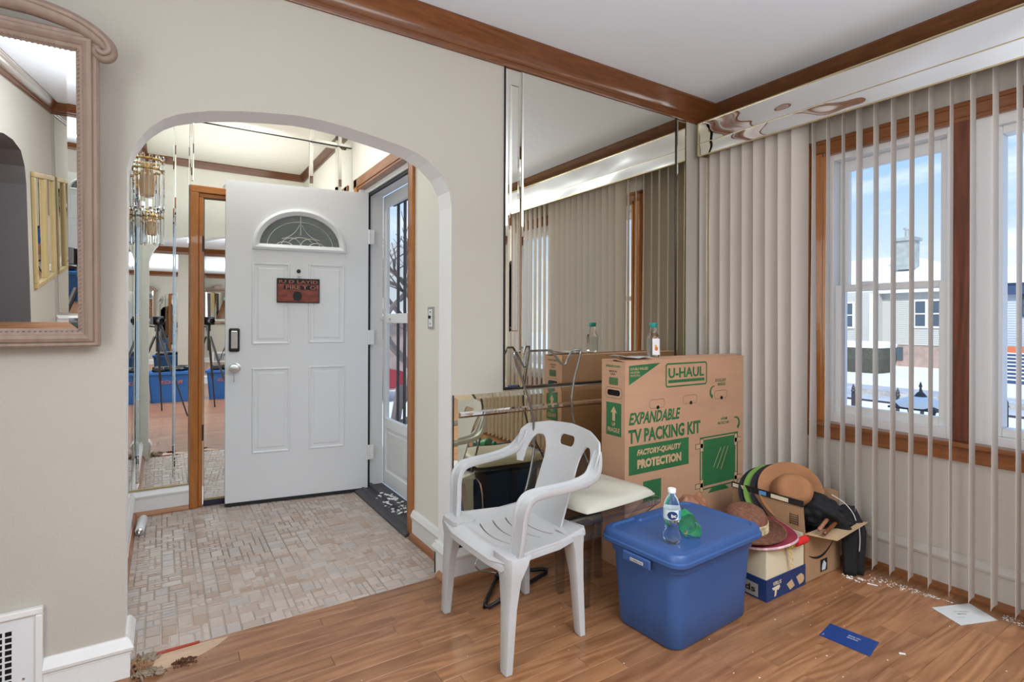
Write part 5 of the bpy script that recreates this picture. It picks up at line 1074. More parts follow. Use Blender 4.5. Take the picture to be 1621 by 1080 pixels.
# ------------------------------------------------------------------ small things on the floor
hg = thing('coat_hanger', 'black plastic coat hanger with metal hook lying under the white chair', 'hanger', (-1.62, -0.13, 0.0))
bm = B(); tube(bm, [(-0.03, 0.030, 0.022), (-0.17, -0.11, 0.010), (-0.195, -0.145, 0.009), (-0.18, -0.155, 0.009), (0.20, -0.030, 0.009), (0.22, -0.010, 0.010), (0.20, 0.005, 0.012), (0.02, 0.045, 0.022), (-0.03, 0.030, 0.022)], 0.009, 8); bmesh.ops.create_icosphere(bm, subdivisions=2, radius=0.024, matrix=Matrix.Translation((-0.01, 0.035, 0.022)) @ Matrix.Diagonal((1.3, 0.7, 0.8, 1))); obj('hanger_bar', bm, 'black', hg, True)
bm = B(); tube(bm, spline([(-0.02, 0.040, 0.030), (-0.05, 0.055, 0.040), (-0.10, 0.060, 0.055), (-0.125, 0.064, 0.085), (-0.105, 0.070, 0.110), (-0.080, 0.072, 0.104)], 6), 0.003, 8); obj('hook', bm, 'chrome', hg, True)

bc = thing('blue_card', 'dark blue printed card lying on the wood floor at the right', 'card', (-0.772, -1.187, 0.0))
P4 = [(-0.068, 0.074), (0.047, 0.093), (0.069, -0.070), (-0.051, -0.093)]
bm = B(); prism(bm, P4, lambda u, v, w: (u, v, 0.0008 + w), 0.0018); obj('sheet', bm, mat('royal_blue_card', (0.010, 0.042, 0.19), 0.4), bc)
M['silver'] = mat('silver_print', (0.45, 0.48, 0.55), 0.5)
text('SINCE 1931', 'silver', bc, (0.015, 0.012, 0.0026), (0.16, -0.98, 0), (0.98, 0.16, 0), 0.040, 0.010, eps=0.0006); text('GREETINGS', 'silver', bc, (0.0, 0.010, 0.0026), (0.16, -0.98, 0), (0.98, 0.16, 0), 0.036, 0.008, eps=0.0006)
text('blue', 'silver', bc, (-0.058, 0.065, 0.0026), (0.98, 0.16, 0), (-0.16, 0.98, 0), 0.014, 0.005, eps=0.0006)
ws = thing('white_envelope', 'white card sheet with small grey print on the floor below the blind', 'paper', (-0.19, -1.348, 0.0))
bm = B(); prism(bm, [(-0.056, 0.090), (0.120, 0.020), (0.052, -0.091), (-0.116, -0.027)], lambda u, v, w: (u, v, 0.0008 + w), 0.0018); obj('sheet', bm, 'paper', ws)
M['greyink'] = mat('grey_ink', (0.25, 0.25, 0.24), 0.6)
text('MACS', 'greyink', ws, (-0.030, 0.008, 0.0026), (0.86, -0.50, 0), (0.50, 0.86, 0), 0.036, 0.010, eps=0.0006); text('certificate', 'greyink', ws, (-0.018, 0.028, 0.0026), (0.80, -0.60, 0), (0.60, 0.80, 0), 0.06, 0.006, eps=0.0006)
text('thank you', 'greyink', ws, (-0.06, 0.0, 0.0026), (0.86, -0.50, 0), (0.50, 0.86, 0), 0.03, 0.005, eps=0.0006)
# plaster crumbs
def crumbs(name, label, cat, pts, m, flat=0.5):
    bm = B()
    for x, y, s in pts: bmesh.ops.create_icosphere(bm, subdivisions=1, radius=s, matrix=Matrix.Translation((x, y, s * flat * 0.75)) @ Matrix.Rotation(r_.uniform(0, PI), 4, 'Z') @ Matrix.Diagonal((r_.uniform(0.8, 2.0), 1, flat, 1)))
    o = stuff(obj(name, bm, m)); tag(o, label, cat); return o
r_ = random.Random(21); pts = []
M['plaster'] = mat('plaster', (0.74, 0.72, 0.68), 0.9)
for k in range(230): t = r_.random(); pts.append((-0.10 - 0.11 * (1 - t) * r_.random() - 0.02, -0.98 - 0.30 * t + r_.gauss(0, 0.02), r_.uniform(0.0006, 0.0030)))
for k in range(90): pts.append((-0.06 - r_.random() * 0.05, -1.44 - r_.random() * 0.12, r_.uniform(0.0008, 0.0035)))
for k in range(18): pts.append((-0.245 + r_.gauss(0, 0.015), -0.955 + r_.gauss(0, 0.02), r_.uniform(0.003, 0.008)))
crumbs('plaster_crumbs', 'white plaster crumbs scattered on the floor along the window wall', 'debris', pts, 'plaster')
pts = [(-2.4 + r_.random() * 2.2, -1.7 + r_.random() * 1.3, r_.uniform(0.0008, 0.0026)) for k in range(120)]
crumbs('plaster_specks', 'tiny pale specks scattered over the wood floor', 'debris', pts, 'plaster', 0.4)
def chip(name, label, x, y, a, l, w):
    bm = B(); prism(bm, [(-l / 2, -w / 2), (l * 0.45, -w * 0.4), (l / 2, w * 0.3), (-l * 0.4, w / 2)], lambda u, v, h_: (u, v, h_), 0.003); o = obj(name, bm, 'plaster', None, False, (x, y, 0.0012), (0, 0, R(a))); tag(o, label, 'debris')
chip('plaster_chip', 'long white plaster chip on the floor just right of the brown box', -0.235, -1.03, -70, 0.040, 0.009)
chip('plaster_chip', 'white plaster chip on the floor right of the blue card', -0.71, -1.335, -50, 0.022, 0.008)
chip('plaster_chip', 'small white chip on the floor in front of the white chair leg', -2.06, -0.905, 20, 0.02, 0.008)
ct = thing('cotton_swab_chip', 'small white crumpled paper bit on the floor at the bottom edge near the arch', 'debris', (-2.452, -0.79, 0.0))
bm = B(); bmesh.ops.create_icosphere(bm, subdivisions=2, radius=0.012, matrix=Matrix.Translation((0, 0.01, 0.009)) @ Matrix.Diagonal((1, 1.2, 0.8, 1))); 
for v in bm.verts: v.co += Vector(noise.noise_vector(v.co * 90)) * 0.003
obj('paper_bit', bm, 'plaster', ct)
bm = B(); tube(bm, [(0.004, 0.0, 0.007), (0.012, -0.035, 0.006)], 0.006, 7); obj('paper_twist', bm, 'plaster', ct)
# leaf litter by the arch foot and red strip
M['litter1'] = mat('moss_green', (0.26, 0.20, 0.14), 0.9, var=0.4, vscale=30); M['litter2'] = mat('dead_leaf', (0.30, 0.16, 0.08), 0.8, var=0.4, vscale=20); M['litter3'] = mat('dark_bark', (0.09, 0.035, 0.015), 0.9)
def litter(name, label, cx, cy, n_, sx, sy, m, smin, smax):
    bm = B()
    for k in range(n_):
        s = r_.uniform(smin, smax); bmesh.ops.create_icosphere(bm, subdivisions=1, radius=s, matrix=Matrix.Translation((cx + r_.gauss(0, sx), cy + r_.gauss(0, sy), s * 0.5 + r_.random() * 0.008)) @ Matrix.Rotation(r_.uniform(0, PI), 4, (r_.random(), r_.random(), r_.random() + 0.1)) @ Matrix.Diagonal((2.2, 1, 0.5, 1)))
    tag(stuff(obj(name, bm, m)), label, 'debris')
litter('leaf_litter', 'green-brown clump of dry leaf litter at the left foot of the arch', -2.975, 0.062, 60, 0.016, 0.014, 'litter1', 0.004, 0.010)
litter('leaf_litter', 'brown dry leaf fragments beside the jamb at the arch foot', -2.985, 0.02, 34, 0.012, 0.018, 'litter2', 0.005, 0.011)
litter('leaf_litter', 'mossy clump of litter on the floor at the bottom left of the wood floor', -2.965, -0.035, 60, 0.020, 0.012, 'litter1', 0.004, 0.009)
litter('bark_crumbs', 'dark brown crumbs on the worn patch of wood floor near the red strip', -2.865, -0.02, 40, 0.014, 0.006, 'litter3', 0.002, 0.006)
litter('bark_crumbs', 'trail of thin brown crumbs along the worn floor edge', -2.88, -0.045, 40, 0.05, 0.006, 'litter3', 0.001, 0.003)
bm = B(); loft(bm, [[(-0.098, -0.010, 0.0005), (-0.095, 0.006, 0.0005), (-0.095, 0.006, 0.005), (-0.098, -0.010, 0.004)], [(0.06, -0.004, 0.0005), (0.062, 0.007, 0.0005), (0.062, 0.007, 0.005), (0.06, -0.004, 0.004)]])
o = obj('red_strip', bm, mat('red_plastic', (0.36, 0.035, 0.012), 0.4), None, False, (-2.875, 0.083, 0)); tag(o, 'thin red plastic strip lying along the tile edge under the arch', 'strip')
M['bareboard'] = mat('worn_board', (0.52, 0.36, 0.25), 0.6, var=0.18, vscale=5, vstretch=(1, 6, 1))
bm = B(); prism(bm, [(-3.0, 0.072), (-2.80, 0.078), (-2.72, 0.070), (-2.76, 0.03), (-2.84, -0.018), (-2.92, -0.028), (-3.0, -0.040)], lambda u, v, w: (u, v, 0.0002 + w), 0.0005); st(obj('floor_worn_patch', bm, 'bareboard', fl))
# caulk tube
ck = thing('caulk_tube', 'white caulk tube lying on the entry floor along the left baseboard', 'tube', (-3.030, 1.50, 0.024), (R(90), 0, R(-3)))
bm = B(); lathe(bm, [(0.021, -0.12), (0.0225, -0.118), (0.0225, 0.09), (0.020, 0.092)], 24); obj('tube_body', bm, 'capwhite', ck, 40)
bm = B(); lathe(bm, [(0.016, 0.09), (0.016, 0.10), (0.008, 0.104), (0.004, 0.145)], 16); obj('nozzle', bm, 'brushed', ck, 40)

# ------------------------------------------------------------------ crystal sconce
sc = thing('crystal_sconce', 'brass wall sconce with hanging crystal rods on the left wall of the entry', 'wall lamp', (VX0 + 0.007, 1.03, 1.86))
bm = B(); loft(bm, [rrect(0, 0, 0.06, 0.16, 0.02, 0), rrect(0, 0, 0.05, 0.15, 0.018, 0.010)]); o = obj('backplate', bm, 'brass', sc, 40); o.rotation_euler = (0, R(90), 0)
bm = B(); tube(bm, spline([(0.005, 0, 0.02), (0.05, 0, 0.045), (0.08, 0, 0.06)], 5), 0.006, 8); obj('arm', bm, 'brass', sc, True)
for nm, zz in (('upper_ring', 0.112), ('lower_ring', 0.065)):
    bm = B(); R0_ = 0.068
    tube(bm, [(0.085 + R0_ * math.cos(2 * PI * k / 24), R0_ * math.sin(2 * PI * k / 24), zz) for k in range(25)], 0.006, 8); 
    obj(nm, bm, 'brass', sc, True)
bm = B(); lathe(bm, [(0.020, -0.0), (0.022, 0.01), (0.016, 0.03), (0.012, 0.05)], 20, c=(0.085, 0, 0.05)); obj('socket', bm, 'brass', sc, 40)
M['crystal'] = mat('crystal', (0.97, 0.98, 1.0), 0.0, trans=1.0, ior=1.5); M['bulb'] = mat('amber_glass', (0.80, 0.55, 0.36), 0.1, trans=0.5)
for k in range(14):
    a = 2 * PI * k / 14; cx, cy = 0.085 + 0.071 * math.cos(a), 0.071 * math.sin(a)
    bm = B(); loft(bm, [[(cx + q * math.cos(a + b * PI / 2 + PI / 4), cy + q * math.sin(a + b * PI / 2 + PI / 4), z_) for b in range(4)] for z_, q in ((0.135, 0.004), (0.130, 0.009), (-0.125, 0.009), (-0.135, 0.003))]); obj('crystal_rod', bm, 'crystal', sc)
bm = B(); lathe(bm, [(0.012, 0.05), (0.030, 0.02), (0.034, -0.03), (0.030, -0.09), (0.010, -0.10)], 20, c=(0.085, 0, 0.03)); obj('glass_chimney', bm, 'bulb', sc, 40)

# ------------------------------------------------------------------ carved mirror, top left
cm = thing('carved_mirror', 'tall mirror in a carved pickled-wood frame with scroll crest, upper left wall', 'mirror', (-3.475, -0.036, 1.10), (R(5.2), 0, 0))
M['pickled'] = mat('pickled_wood', (0.30, 0.215, 0.17), 0.55, var=0.12, vscale=8, vstretch=(6, 6, 0.8), bump=0.15, bscale=40)
FW, FH = 0.378, 0.950
PR = [(0.0, 0.0), (0.0, 0.020), (0.006, 0.026), (0.014, 0.024), (0.018, 0.032), (0.028, 0.036), (0.036, 0.030), (0.040, 0.022), (0.050, 0.018), (0.056, 0.010), (0.056, 0.0)]
for nm, rings in (('frame_rail', 0),):
    def frame_side(pa, pb, inw):
        bm = B(); pa = Vector(pa); pb = Vector(pb); t = (pb - pa).normalized(); inw = Vector(inw)
        loft(bm, [[pa + t * d + inw * d + Vector((0, -h_, 0)) for d, h_ in PR], [pb - t * d + inw * d + Vector((0, -h_, 0)) for d, h_ in PR]]); return obj(nm, bm, 'pickled', cm, 30)
    frame_side((-FW, 0, 0), (FW, 0, 0), (0, 0, 1)); frame_side((-FW, 0, FH), (FW, 0, FH), (0, 0, -1)); frame_side((FW, 0, 0), (FW, 0, FH), (-1, 0, 0)); frame_side((-FW, 0, 0), (-FW, 0, FH), (1, 0, 0))
bm = B()
def beads(p0, p1, n_):
    for k in range(n_): bmesh.ops.create_icosphere(bm, subdivisions=1, radius=0.0036, matrix=Matrix.Translation(Vector(p0).lerp(Vector(p1), (k + 0.5) / n_)))
beads((-FW + 0.05, -0.020, 0.05), (FW - 0.05, -0.020, 0.05), 52); beads((-FW + 0.05, -0.020, FH - 0.05), (FW - 0.05, -0.020, FH - 0.05), 52); beads((FW - 0.05, -0.020, 0.05), (FW - 0.05, -0.020, FH - 0.05), 66); beads((-FW + 0.05, -0.020, 0.05), (-FW + 0.05, -0.020, FH - 0.05), 66)
stuff(obj('bead_trim', bm, 'pickled', cm))
bm = B(); a, b = FW - 0.054, 0.052
loft(bm, [[(-a, -0.004, b), (a, -0.004, b), (a, -0.004, FH - b), (-a, -0.004, FH - b)], [(-a, -0.0075, b), (a, -0.0075, b), (a, -0.0075, FH - b), (-a, -0.0075, FH - b)], [(-a + 0.024, -0.0095, b + 0.024), (a - 0.024, -0.0095, b + 0.024), (a - 0.024, -0.0095, FH - b - 0.024), (-a + 0.024, -0.0095, FH - b - 0.024)]]); obj('mirror_glass', bm, 'mirror_clear', cm)
boxo('back_board', -FW + 0.02, FW - 0.02, -0.004, 0.004, 0.02, FH - 0.02, 'card2', cm)
for sg in (1, -1):
    pts = spline([(sg * 0.02, -0.020, FH + 0.100), (sg * 0.12, -0.020, FH + 0.050), (sg * 0.23, -0.020, FH + 0.042), (sg * 0.33, -0.020, FH + 0.020), (sg * 0.392, -0.020, FH - 0.018), (sg * 0.404, -0.020, FH - 0.048), (sg * 0.388, -0.020, FH - 0.060), (sg * 0.372, -0.020, FH - 0.046), (sg * 0.380, -0.020, FH - 0.034)], 6)
    n_ = len(pts); bm = B(); tube(bm, pts, [0.029 - 0.018 * (k / n_) ** 1.6 for k in range(n_)], 12); obj('scroll', bm, 'pickled', cm, True)
    bm = B(); tube(bm, [p + Vector((0, -0.024, 0.006)) for p in pts[:-8]], [0.008] * (n_ - 8), 6); obj('scroll_rib', bm, 'pickled', cm, True)
bm = B(); bmesh.ops.create_icosphere(bm, subdivisions=3, radius=0.07, matrix=Matrix.Translation((0, -0.025, FH + 0.09)) @ Matrix.Diagonal((1.6, 0.4, 1.0, 1))); obj('crest_shell', bm, 'pickled', cm, True)

# ------------------------------------------------------------------ back of the room (seen only in the mirrors)
sm_ = thing('rear_wall_mirror', 'large mirror panels on the rear wall, seen inside the carved mirror', 'mirror', (-3.0, YS, 0.2))
for x0, x1 in ((-3.95, -3.32), (-3.315, -2.70)):
    bm = B(); box(bm, x0, x1, YS + 0.0, YS + 0.006, 0.18, 2.40); ch('mirror_panel', bm, 'mirror_clear', sm_)
for k, (ya, yb, tl) in enumerate(((-4.78, -5.32, 'gold framed mirror on the west wall beside the hallway arch'), (-5.36, -5.90, 'gold framed mirror on the west wall nearest the rear corner'))):
    gm = thing('gold_mirror', tl, 'mirror', (XW, (ya + yb) / 2, 0.62), group='gold framed mirrors on the west wall')
    w_ = (ya - yb) / 2; bm = B()
    for a, b, c, d in ((-w_, w_, 0, 0.05), (-w_, w_, 1.06, 1.11), (-w_, -w_ + 0.05, 0.05, 1.06), (w_ - 0.05, w_, 0.05, 1.06)): box(bm, 0.001, 0.035, a, b, c, d)
    bev(obj('frame', bm, mat('pale_gold_%d' % k, (0.55, 0.42, 0.20), 0.4, 0.15), gm), 0.008); boxo('mirror_glass', 0.003, 0.012, -w_ + 0.045, w_ - 0.045, 0.045, 1.065, 'mirror_clear', gm)
def tote(loc, label, rz):
    t = thing('open_tote', label, 'storage tote', loc, (0, 0, rz), 'blue totes behind the camera')
    bm = B(); loft(bm, [rrect(0, 0, 0.50, 0.34, 0.04, 0.002), rrect(0, 0, 0.56, 0.40, 0.04, 0.40), rrect(0, 0, 0.60, 0.44, 0.04, 0.405), rrect(0, 0, 0.60, 0.44, 0.04, 0.44), rrect(0, 0, 0.56, 0.40, 0.04, 0.441), rrect(0, 0, 0.54, 0.38, 0.04, 0.40)]); obj('tub', bm, 'tote2', t, 40)
    bm = B(); r2 = random.Random(int(loc[0] * 100))
    for k in range(7):
        bmesh.ops.create_icosphere(bm, subdivisions=2, radius=0.09, matrix=Matrix.Translation((r2.uniform(-0.18, 0.18), r2.uniform(-0.1, 0.1), 0.46 + r2.random() * 0.03)) @ Matrix.Diagonal((1.3, 1, 0.45, 1)))
    for v in bm.verts: v.co += Vector(noise.noise_vector(v.co * 9)) * 0.03
    stuff(obj('packed_gear', bm, 'black', t)); text('STORAGE BIN' if False else 'BAGS', 'rust', t, (0.14, 0.195, 0.27), (-1, 0, 0.0), (0, 0, 1), 0.28, 0.05, eps=0.012)
tote((-2.82, -3.75, 0), 'blue storage tote under the camera gear, seen in the entry mirror', R(2)); tote((-2.15, -3.85, 0), 'blue storage tote right of its twin, seen in the closet door mirror', R(-4))
# tripod with camera: the lens front sits just behind the viewpoint
tr = thing('camera_tripod', 'black camera on a tripod, seen only as a reflection in the entry mirrors', 'tripod', (-2.93, -2.21, 0), (0, 0, -YAW))
bm = B(); box(bm, -0.07, 0.07, -0.145, -0.085, 1.13, 1.235); bev(obj('camera_body', bm, 'black', tr), 0.008)
bm = B(); lathe(bm, [(0.035, 0.0), (0.040, 0.01), (0.040, 0.055), (0.036, 0.070), (0.030, 0.070), (0.028, 0.05)], 24); o = obj('lens', bm, 'black', tr, 40); o.location = (0, -0.088, 1.18); o.rotation_euler = (R(-90), 0, 0)
bm = B(); tube(bm, [(0, -0.11, 0.80), (0, -0.11, 1.06)], 0.016, 10); tube(bm, [(0, -0.11, 1.05), (0, -0.11, 1.13)], 0.028, 10); tube(bm, [(0.02, -0.11, 1.10), (-0.10, -0.20, 1.12), (-0.22, -0.30, 1.14)], 0.009, 8); obj('centre_column', bm, 'black', tr)
for a in (70, 190, 310):
    dx, dy = math.cos(R(a)), math.sin(R(a)); bm = B(); tube(bm, [(dx * 0.03, -0.11 + dy * 0.03, 0.98), (dx * 0.22, -0.11 + dy * 0.22, 0.48), (dx * 0.25, -0.11 + dy * 0.25, 0.42)], [0.016, 0.014, 0.016], 8); tube(bm, [(dx * 0.25, -0.11 + dy * 0.25, 0.42), (dx * 0.40, -0.11 + dy * 0.40, 0.008)], 0.009, 8); obj('leg', bm, 'steel_black', tr)

# ------------------------------------------------------------------ outside
GZ = -0.95
bm = B(); box(bm, 0.2, 120, -90, 110, GZ - 0.1, GZ); box(bm, -90, 0.2, 2.9, 110, GZ - 0.1, GZ); g = st(obj('ground', bm, 'snow'))
M['asphalt'] = mat('wet_road', (0.52, 0.52, 0.54), 0.7, var=0.25, vscale=0.6)
st(boxo('road', 13.2, 17.4, -90, 110, GZ, GZ + 0.02, 'asphalt'))
M['siding'] = mat('beige_siding', (0.56, 0.55, 0.50), 0.7); M['siding2'] = mat('blue_grey_siding', (0.52, 0.56, 0.62), 0.7); M['navytrim'] = mat('navy_trim', (0.045, 0.075, 0.15), 0.6); M['farglass'] = mat('far_window_glass', (0.10, 0.13, 0.16), 0.15)
M['brick'] = mat('brick_wall', (0.42, 0.31, 0.26), 0.8, var=0.15, vscale=4); M['shingle'] = mat('dark_roof_edge', (0.16, 0.17, 0.19), 0.8)
def siding(par, x, y0, y1, z0, z1, m, d=0.10):
    bm = B(); z = z0
    while z < z1 - 0.02:
        zz = min(z + d, z1); bm.faces.new([bm.verts.new(p) for p in ((x - 0.022, y0, z), (x - 0.022, y1, z), (x - 0.002, y1, zz), (x - 0.002, y0, zz))]); bm.faces.new([bm.verts.new(p) for p in ((x, y0, z), (x, y1, z), (x - 0.022, y1, z), (x - 0.022, y0, z))]); z = zz
    bm.faces.new([bm.verts.new(p) for p in ((x + 9, y0, z0), (x + 9, y0, z1), (x, y0, z1), (x, y0, z0))]); bm.faces.new([bm.verts.new(p) for p in ((x + 9, y1, z0), (x + 9, y1, z1), (x, y1, z1), (x, y1, z0))])
    return stuff(obj('siding', bm, m, par))
def far_window(par, x, yc, z0, z1, w, trim='vinyl'):
    bm = B(); ring_yz(bm, x - 0.08, x, yc + w / 2 + 0.09, yc - w / 2 - 0.09, z0 - 0.09, z1 + 0.09, 0.09, 0.09, 0.09, 0.09); box(bm, x - 0.07, x, yc - w / 2, yc + w / 2, (z0 + z1) / 2 - 0.03, (z0 + z1) / 2 + 0.03); f = obj('window', bm, trim, par); boxo('pane', x - 0.045, x - 0.03, yc - w / 2, yc + w / 2, z0, z1, 'farglass', f)
def hip(par, x0, x1, y0, y1, z0, z1, ov=0.4):
    bm = B(); a = [(x0 - ov, y0 - ov, z0), (x1 + ov, y0 - ov, z0), (x1 + ov, y1 + ov, z0), (x0 - ov, y1 + ov, z0)]; h = (x1 - x0) * 0.498
    b = [(x0 + h, y0 + h, z1), (x1 - h, y0 + h, z1), (x1 - h, y1 - h, z1), (x0 + h, y1 - h, z1)]
    loft(bm, [a, [(p[0], p[1], p[2] + 0.22) for p in a], b]); obj('snowy_roof', bm, 'snow', par)
    boxo('eave', x0 - ov - 0.02, x1 + ov, y0 - ov - 0.02, y1 + ov + 0.02, z0 - 0.16, z0 + 0.01, 'vinyl', par)
h1 = thing('beige_house', 'beige sided house with brick foundation and snowy roof across the street', 'house', (0, 0, 0))
siding(h1, 28, 6.9, 10.9, 0.12, 2.75, 'siding'); siding(h1, 27, 10.9, 20, 0.12, 2.75, 'siding')
boxo('foundation', 28.02, 36, 6.9, 10.9, GZ, 0.12, 'brick', h1); boxo('foundation', 27.02, 36, 10.9, 20, GZ, 0.12, 'brick', h1)
hip(h1, 28, 37, 6.9, 20, 2.85, 5.0)
far_window(h1, 28, 9.25, 1.05, 2.25, 0.42); far_window(h1, 28, 8.55, 1.05, 2.25, 0.42); far_window(h1, 27, 12.1, 1.0, 2.2, 0.5); boxo('corner_board', 26.92, 27.0, 10.84, 11.06, 0.12, 2.7, 'vinyl', h1); boxo('basement_window', 27.96, 28.04, 10.0, 10.55, -0.65, 0.0, 'farglass', h1)
bm = B(); box(bm, 29.6, 30.4, 10.2, 11.0, 4.0, 5.6); box(bm, 29.5, 30.5, 10.1, 11.1, 5.5, 5.66); obj('chimney', bm, mat('grey_block', (0.36, 0.38, 0.36), 0.9, var=0.2, vscale=3), h1)
bm = B(); tube(bm, [(30, 10.6, 5.66), (30, 10.6, 6.1)], 0.12, 8); tube(bm, [(30, 10.6, 6.1), (30, 10.6, 6.2)], 0.2, 8); obj('chimney_pot', bm, 'brushed', h1)
h2 = thing('blue_house', 'blue-grey sided house with navy trim and navy stairs across the street', 'house', (0, 0, 0))
siding(h2, 25.5, -6, 5.9, 0.1, 2.5, 'siding2'); boxo('foundation', 25.52, 34, -6, 5.9, GZ, 0.1, 'brick', h2); boxo('fascia', 25.2, 25.5, -6.3, 6.2, 2.35, 2.85, 'navytrim', h2); hip(h2, 25.5, 34, -6, 5.9, 2.95, 4.9)
far_window(h2, 25.5, 4.4, 1.55, 2.25, 1.0, 'navytrim'); boxo('downspout', 25.38, 25.48, 5.55, 5.68, 0.1, 1.3, 'navytrim', h2)
boxo('porch_rail', 24.0, 24.12, 2.5, 5.85, 0.10, 0.32, mat('orange_red_rail', (0.60, 0.16, 0.07), 0.5), h2)
for k in range(8):
    sp = boxo('step', 22.4 + 0.21 * k, 24.0, 2.5, 5.85, GZ + 0.125 * k, GZ + 0.125 * (k + 1), 'navytrim', h2); boxo('snow_strip', 22.4 + 0.21 * k - 0.01, 22.4 + 0.21 * k + 0.2, 2.5, 5.85, GZ + 0.125 * (k + 1), GZ + 0.125 * (k + 1) + 0.035, 'snow', sp)
hd_ = thing('snowy_hedge', 'dark clipped hedge with a thick cap of snow in front of the beige house', 'hedge', (23.2, 11, GZ))
M['hedge'] = mat('dark_hedge', (0.09, 0.085, 0.065), 0.95, var=0.5, vscale=30, bump=1.0, bscale=20)
bm = B(); bmesh.ops.create_grid(bm, x_segments=2, y_segments=2, size=0.01); bm.free(); bm = B()
loft(bm, [rrect(0, 0.2, 1.6, 5.0, 0.3, 0), rrect(0, 0.2, 1.9, 5.3, 0.4, 0.6), rrect(0, 0.2, 1.8, 5.2, 0.4, 1.12)]); obj('foliage', bm, 'hedge', hd_)
bm = B(); loft(bm, [rrect(0, 0.2, 1.85, 5.25, 0.4, 1.08), rrect(0, 0.2, 1.9, 5.3, 0.4, 1.2), rrect(0, 0.2, 1.4, 4.8, 0.4, 1.34)]); obj('snow_cap', bm, 'snow', hd_)
lp = thing('garden_lantern', 'black garden lantern with a snow covered cap outside the left window', 'lantern', (2.93, -0.04, GZ + 0.05))
bm = B(); tube(bm, [(0, 0, 0), (0, 0, 1.05)], 0.035, 10); obj('post', bm, 'steel_black', lp, True)
bm = B(); lathe(bm, [(0.06, 1.38), (0.05, 1.41), (0.03, 1.44), (0.012, 1.455), (0.008, 1.49), (0.014, 1.50), (0.010, 1.52), (0.002, 1.545)], 16); obj('finial', bm, 'steel_black', lp, 40)
bm = B(); loft(bm, [[(a * 0.19, b * 0.19, 1.30) for a, b in ((1, 1), (-1, 1), (-1, -1), (1, -1))], [(a * 0.19, b * 0.19, 1.315) for a, b in ((1, 1), (-1, 1), (-1, -1), (1, -1))], [(a * 0.05, b * 0.05, 1.40) for a, b in ((1, 1), (-1, 1), (-1, -1), (1, -1))]]); obj('roof', bm, 'steel_black', lp)
bm = B(); lathe(bm, [(0.205, 1.318), (0.20, 1.345), (0.16, 1.375), (0.09, 1.405), (0.055, 1.408)], 24); obj('snow_cap', bm, 'snow', lp, 60)
for a, b in ((1, 1), (-1, 1), (-1, -1), (1, -1)):
    bm = B(); tube(bm, [(a * 0.165, b * 0.165, 1.31), (a * 0.09, b * 0.09, 1.05)], 0.015, 6); obj('corner_bar', bm, 'steel_black', lp)
bm = B(); loft(bm, [[(a * 0.15, b * 0.15, 1.295) for a, b in ((1, 1), (-1, 1), (-1, -1), (1, -1))], [(a * 0.085, b * 0.085, 1.055) for a, b in ((1, 1), (-1, 1), (-1, -1), (1, -1))]]); obj('lantern_glass', bm, 'glass', lp)
fe = thing('iron_fence', 'black iron picket fence in the snow beyond the windows', 'fence', (7.2, 0, GZ))
for k in range(26):
    y = 3.9 - 0.34 * k; tall = k < 3; bm = B(); tube(bm, [(0, y, 0), (0, y, 1.30 if tall else 0.92)], 0.028 if k % 4 else 0.035, 6); lathe(bm, [(0.02, 0), (0.038, 0.03), (0.026, 0.06), (0.03, 0.08), (0.002, 0.16)], 8, c=(0, y, 1.30 if tall else 0.92)); obj('picket', bm, 'steel_black', fe)
for z_ in (0.3, 0.8): boxo('rail', -0.015, 0.015, -4.7, 4.0, z_, z_ + 0.03, 'steel_black', fe)
boxo('kerb', 7.5, 7.8, -6, 6, 0.0, 0.14, mat('stone_kerb', (0.46, 0.44, 0.40), 0.9, var=0.3, vscale=5), fe)
M['bark'] = mat('bark', (0.17, 0.13, 0.115), 0.9)
def tree(name, label, cat, x, y, h, seed, lv=4, r0=0.12, spread=0.55, snow=0):
    t = thing(name, label, cat, (x, y, GZ)); rt_ = random.Random(seed); bm = B()
    def br(p, d, l, r, n_):
        q = p + d * l; tube(bm, [p, p.lerp(q, 0.5) + Vector((rt_.gauss(0, 1), rt_.gauss(0, 1), 0)) * l * 0.05, q], [r, r * 0.85, r * 0.7], 5, False)
        if n_ == 0: return
        for _ in range(3 if n_ > 1 else 3):
            dd = (d + Vector((rt_.gauss(0, spread), rt_.gauss(0, spread), rt_.uniform(-0.1, 0.35)))).normalized(); br(p.lerp(q, rt_.uniform(0.55, 1.0)), dd, l * rt_.uniform(0.55, 0.8), r * 0.55, n_ - 1)
    br(Vector((0, 0, 0)), Vector((0.05, 0, 1)), h * 0.38, r0, lv); obj('branches', bm, 'bark', t); return t
tree('bare_tree', 'leafless tree with fine branches above the blue house roof', 'tree', 38.5, 4.2, 8.5, 5, 5, 0.2)
tree('bare_bush', 'tangled bare brown bush seen through the glass storm door', 'bush', -0.35, 4.6, 3.4, 9, 5, 0.09, 0.7)
tree('bare_bush', 'tall bare shrub with a leaning trunk farther out, seen through the storm door', 'bush', 1.3, 7.8, 5.0, 12, 5, 0.16, 0.6)
h3 = thing('brick_house', 'pale neighbouring house with brick base seen through the storm door', 'house', (0, 0, 0))
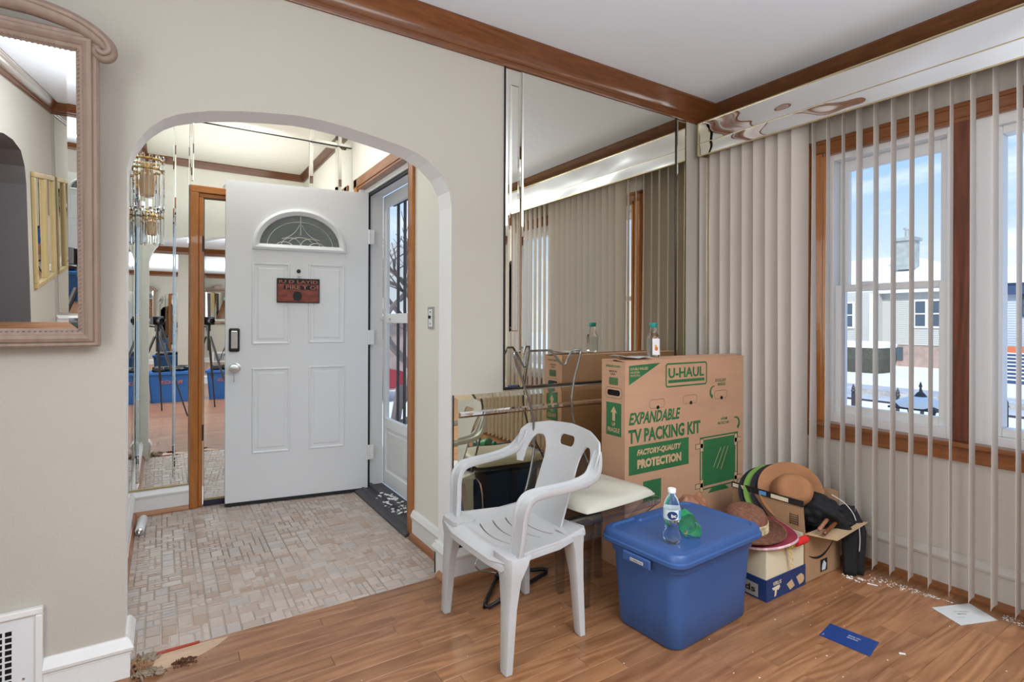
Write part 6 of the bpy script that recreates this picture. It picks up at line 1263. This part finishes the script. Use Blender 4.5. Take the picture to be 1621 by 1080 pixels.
bm = B(); box(bm, -3, 9, 14.0, 22, GZ, 1.4); obj('brick_base', bm, 'brick', h3); bm = B(); box(bm, -3.1, 9.1, 13.9, 22, 1.4, 3.6); obj('upper_wall', bm, 'siding', h3); boxo('snow_ledge', -3.2, 9.2, 13.6, 13.9, 1.35, 1.5, 'snow', h3)
boxo('porch_slab', VX1 + 0.17, 1.6, 0.15, 2.9, -0.25, -0.03, 'snow'); bpy.data.objects['porch_slab']['kind'] = 'structure'
po = thing('porch_post', 'white square porch post outside the storm door', 'post', (-0.55, 2.75, -0.03))
bm = B(); box(bm, -0.07, 0.07, -0.07, 0.07, 0, 2.5); box(bm, -0.09, 0.09, -0.09, 0.09, 0, 0.12); obj('shaft', bm, 'vinyl', po); boxo('cap', -0.10, 0.10, -0.10, 0.10, 2.36, 2.5, 'vinyl', po)
pr_ = thing('porch_railing', 'black iron porch railing beyond the storm door', 'railing', (1.15, 2.8, -0.03))
for z_ in (0.12, 0.72): boxo('rail', -1.6, 1.6, -0.02, 0.02, z_, z_ + 0.03, 'steel_black', pr_)
for k in range(22): 
  if k not in (7,): boxo('baluster', -1.55 + 0.14 * k, -1.535 + 0.14 * k, -0.008, 0.008, 0.15, 0.72, 'steel_black', pr_)
cr1 = thing('red_car', 'parked red car far off beyond the porch', 'car', (0.42, 12.4, GZ))
M['carred'] = mat('car_red', (0.30, 0.02, 0.03), 0.25)
bm = B(); loft(bm, [[(x_, y_, z_) for x_, z_ in ((-2.1, 0.35), (-2.1, 0.75), (-1.3, 0.88), (-0.8, 1.35), (0.9, 1.38), (1.5, 0.92), (2.1, 0.8), (2.1, 0.35))] for y_ in (-0.8, 0.8)]); bev(obj('body', bm, 'carred', cr1), 0.06)
for sx in (-1.3, 1.3):
    for sy in (-0.75, 0.75):
        bm = B(); lathe(bm, [(0.2, -0.09), (0.33, -0.08), (0.33, 0.08), (0.2, 0.09)], 20); o = obj('wheel', bm, 'rubber', cr1, 40); o.location = (sx, sy, 0.33); o.rotation_euler = (R(90), 0, 0)
boxo('windows', -0.95, 1.15, -0.81, 0.81, 0.95, 1.25, 'farglass', cr1)
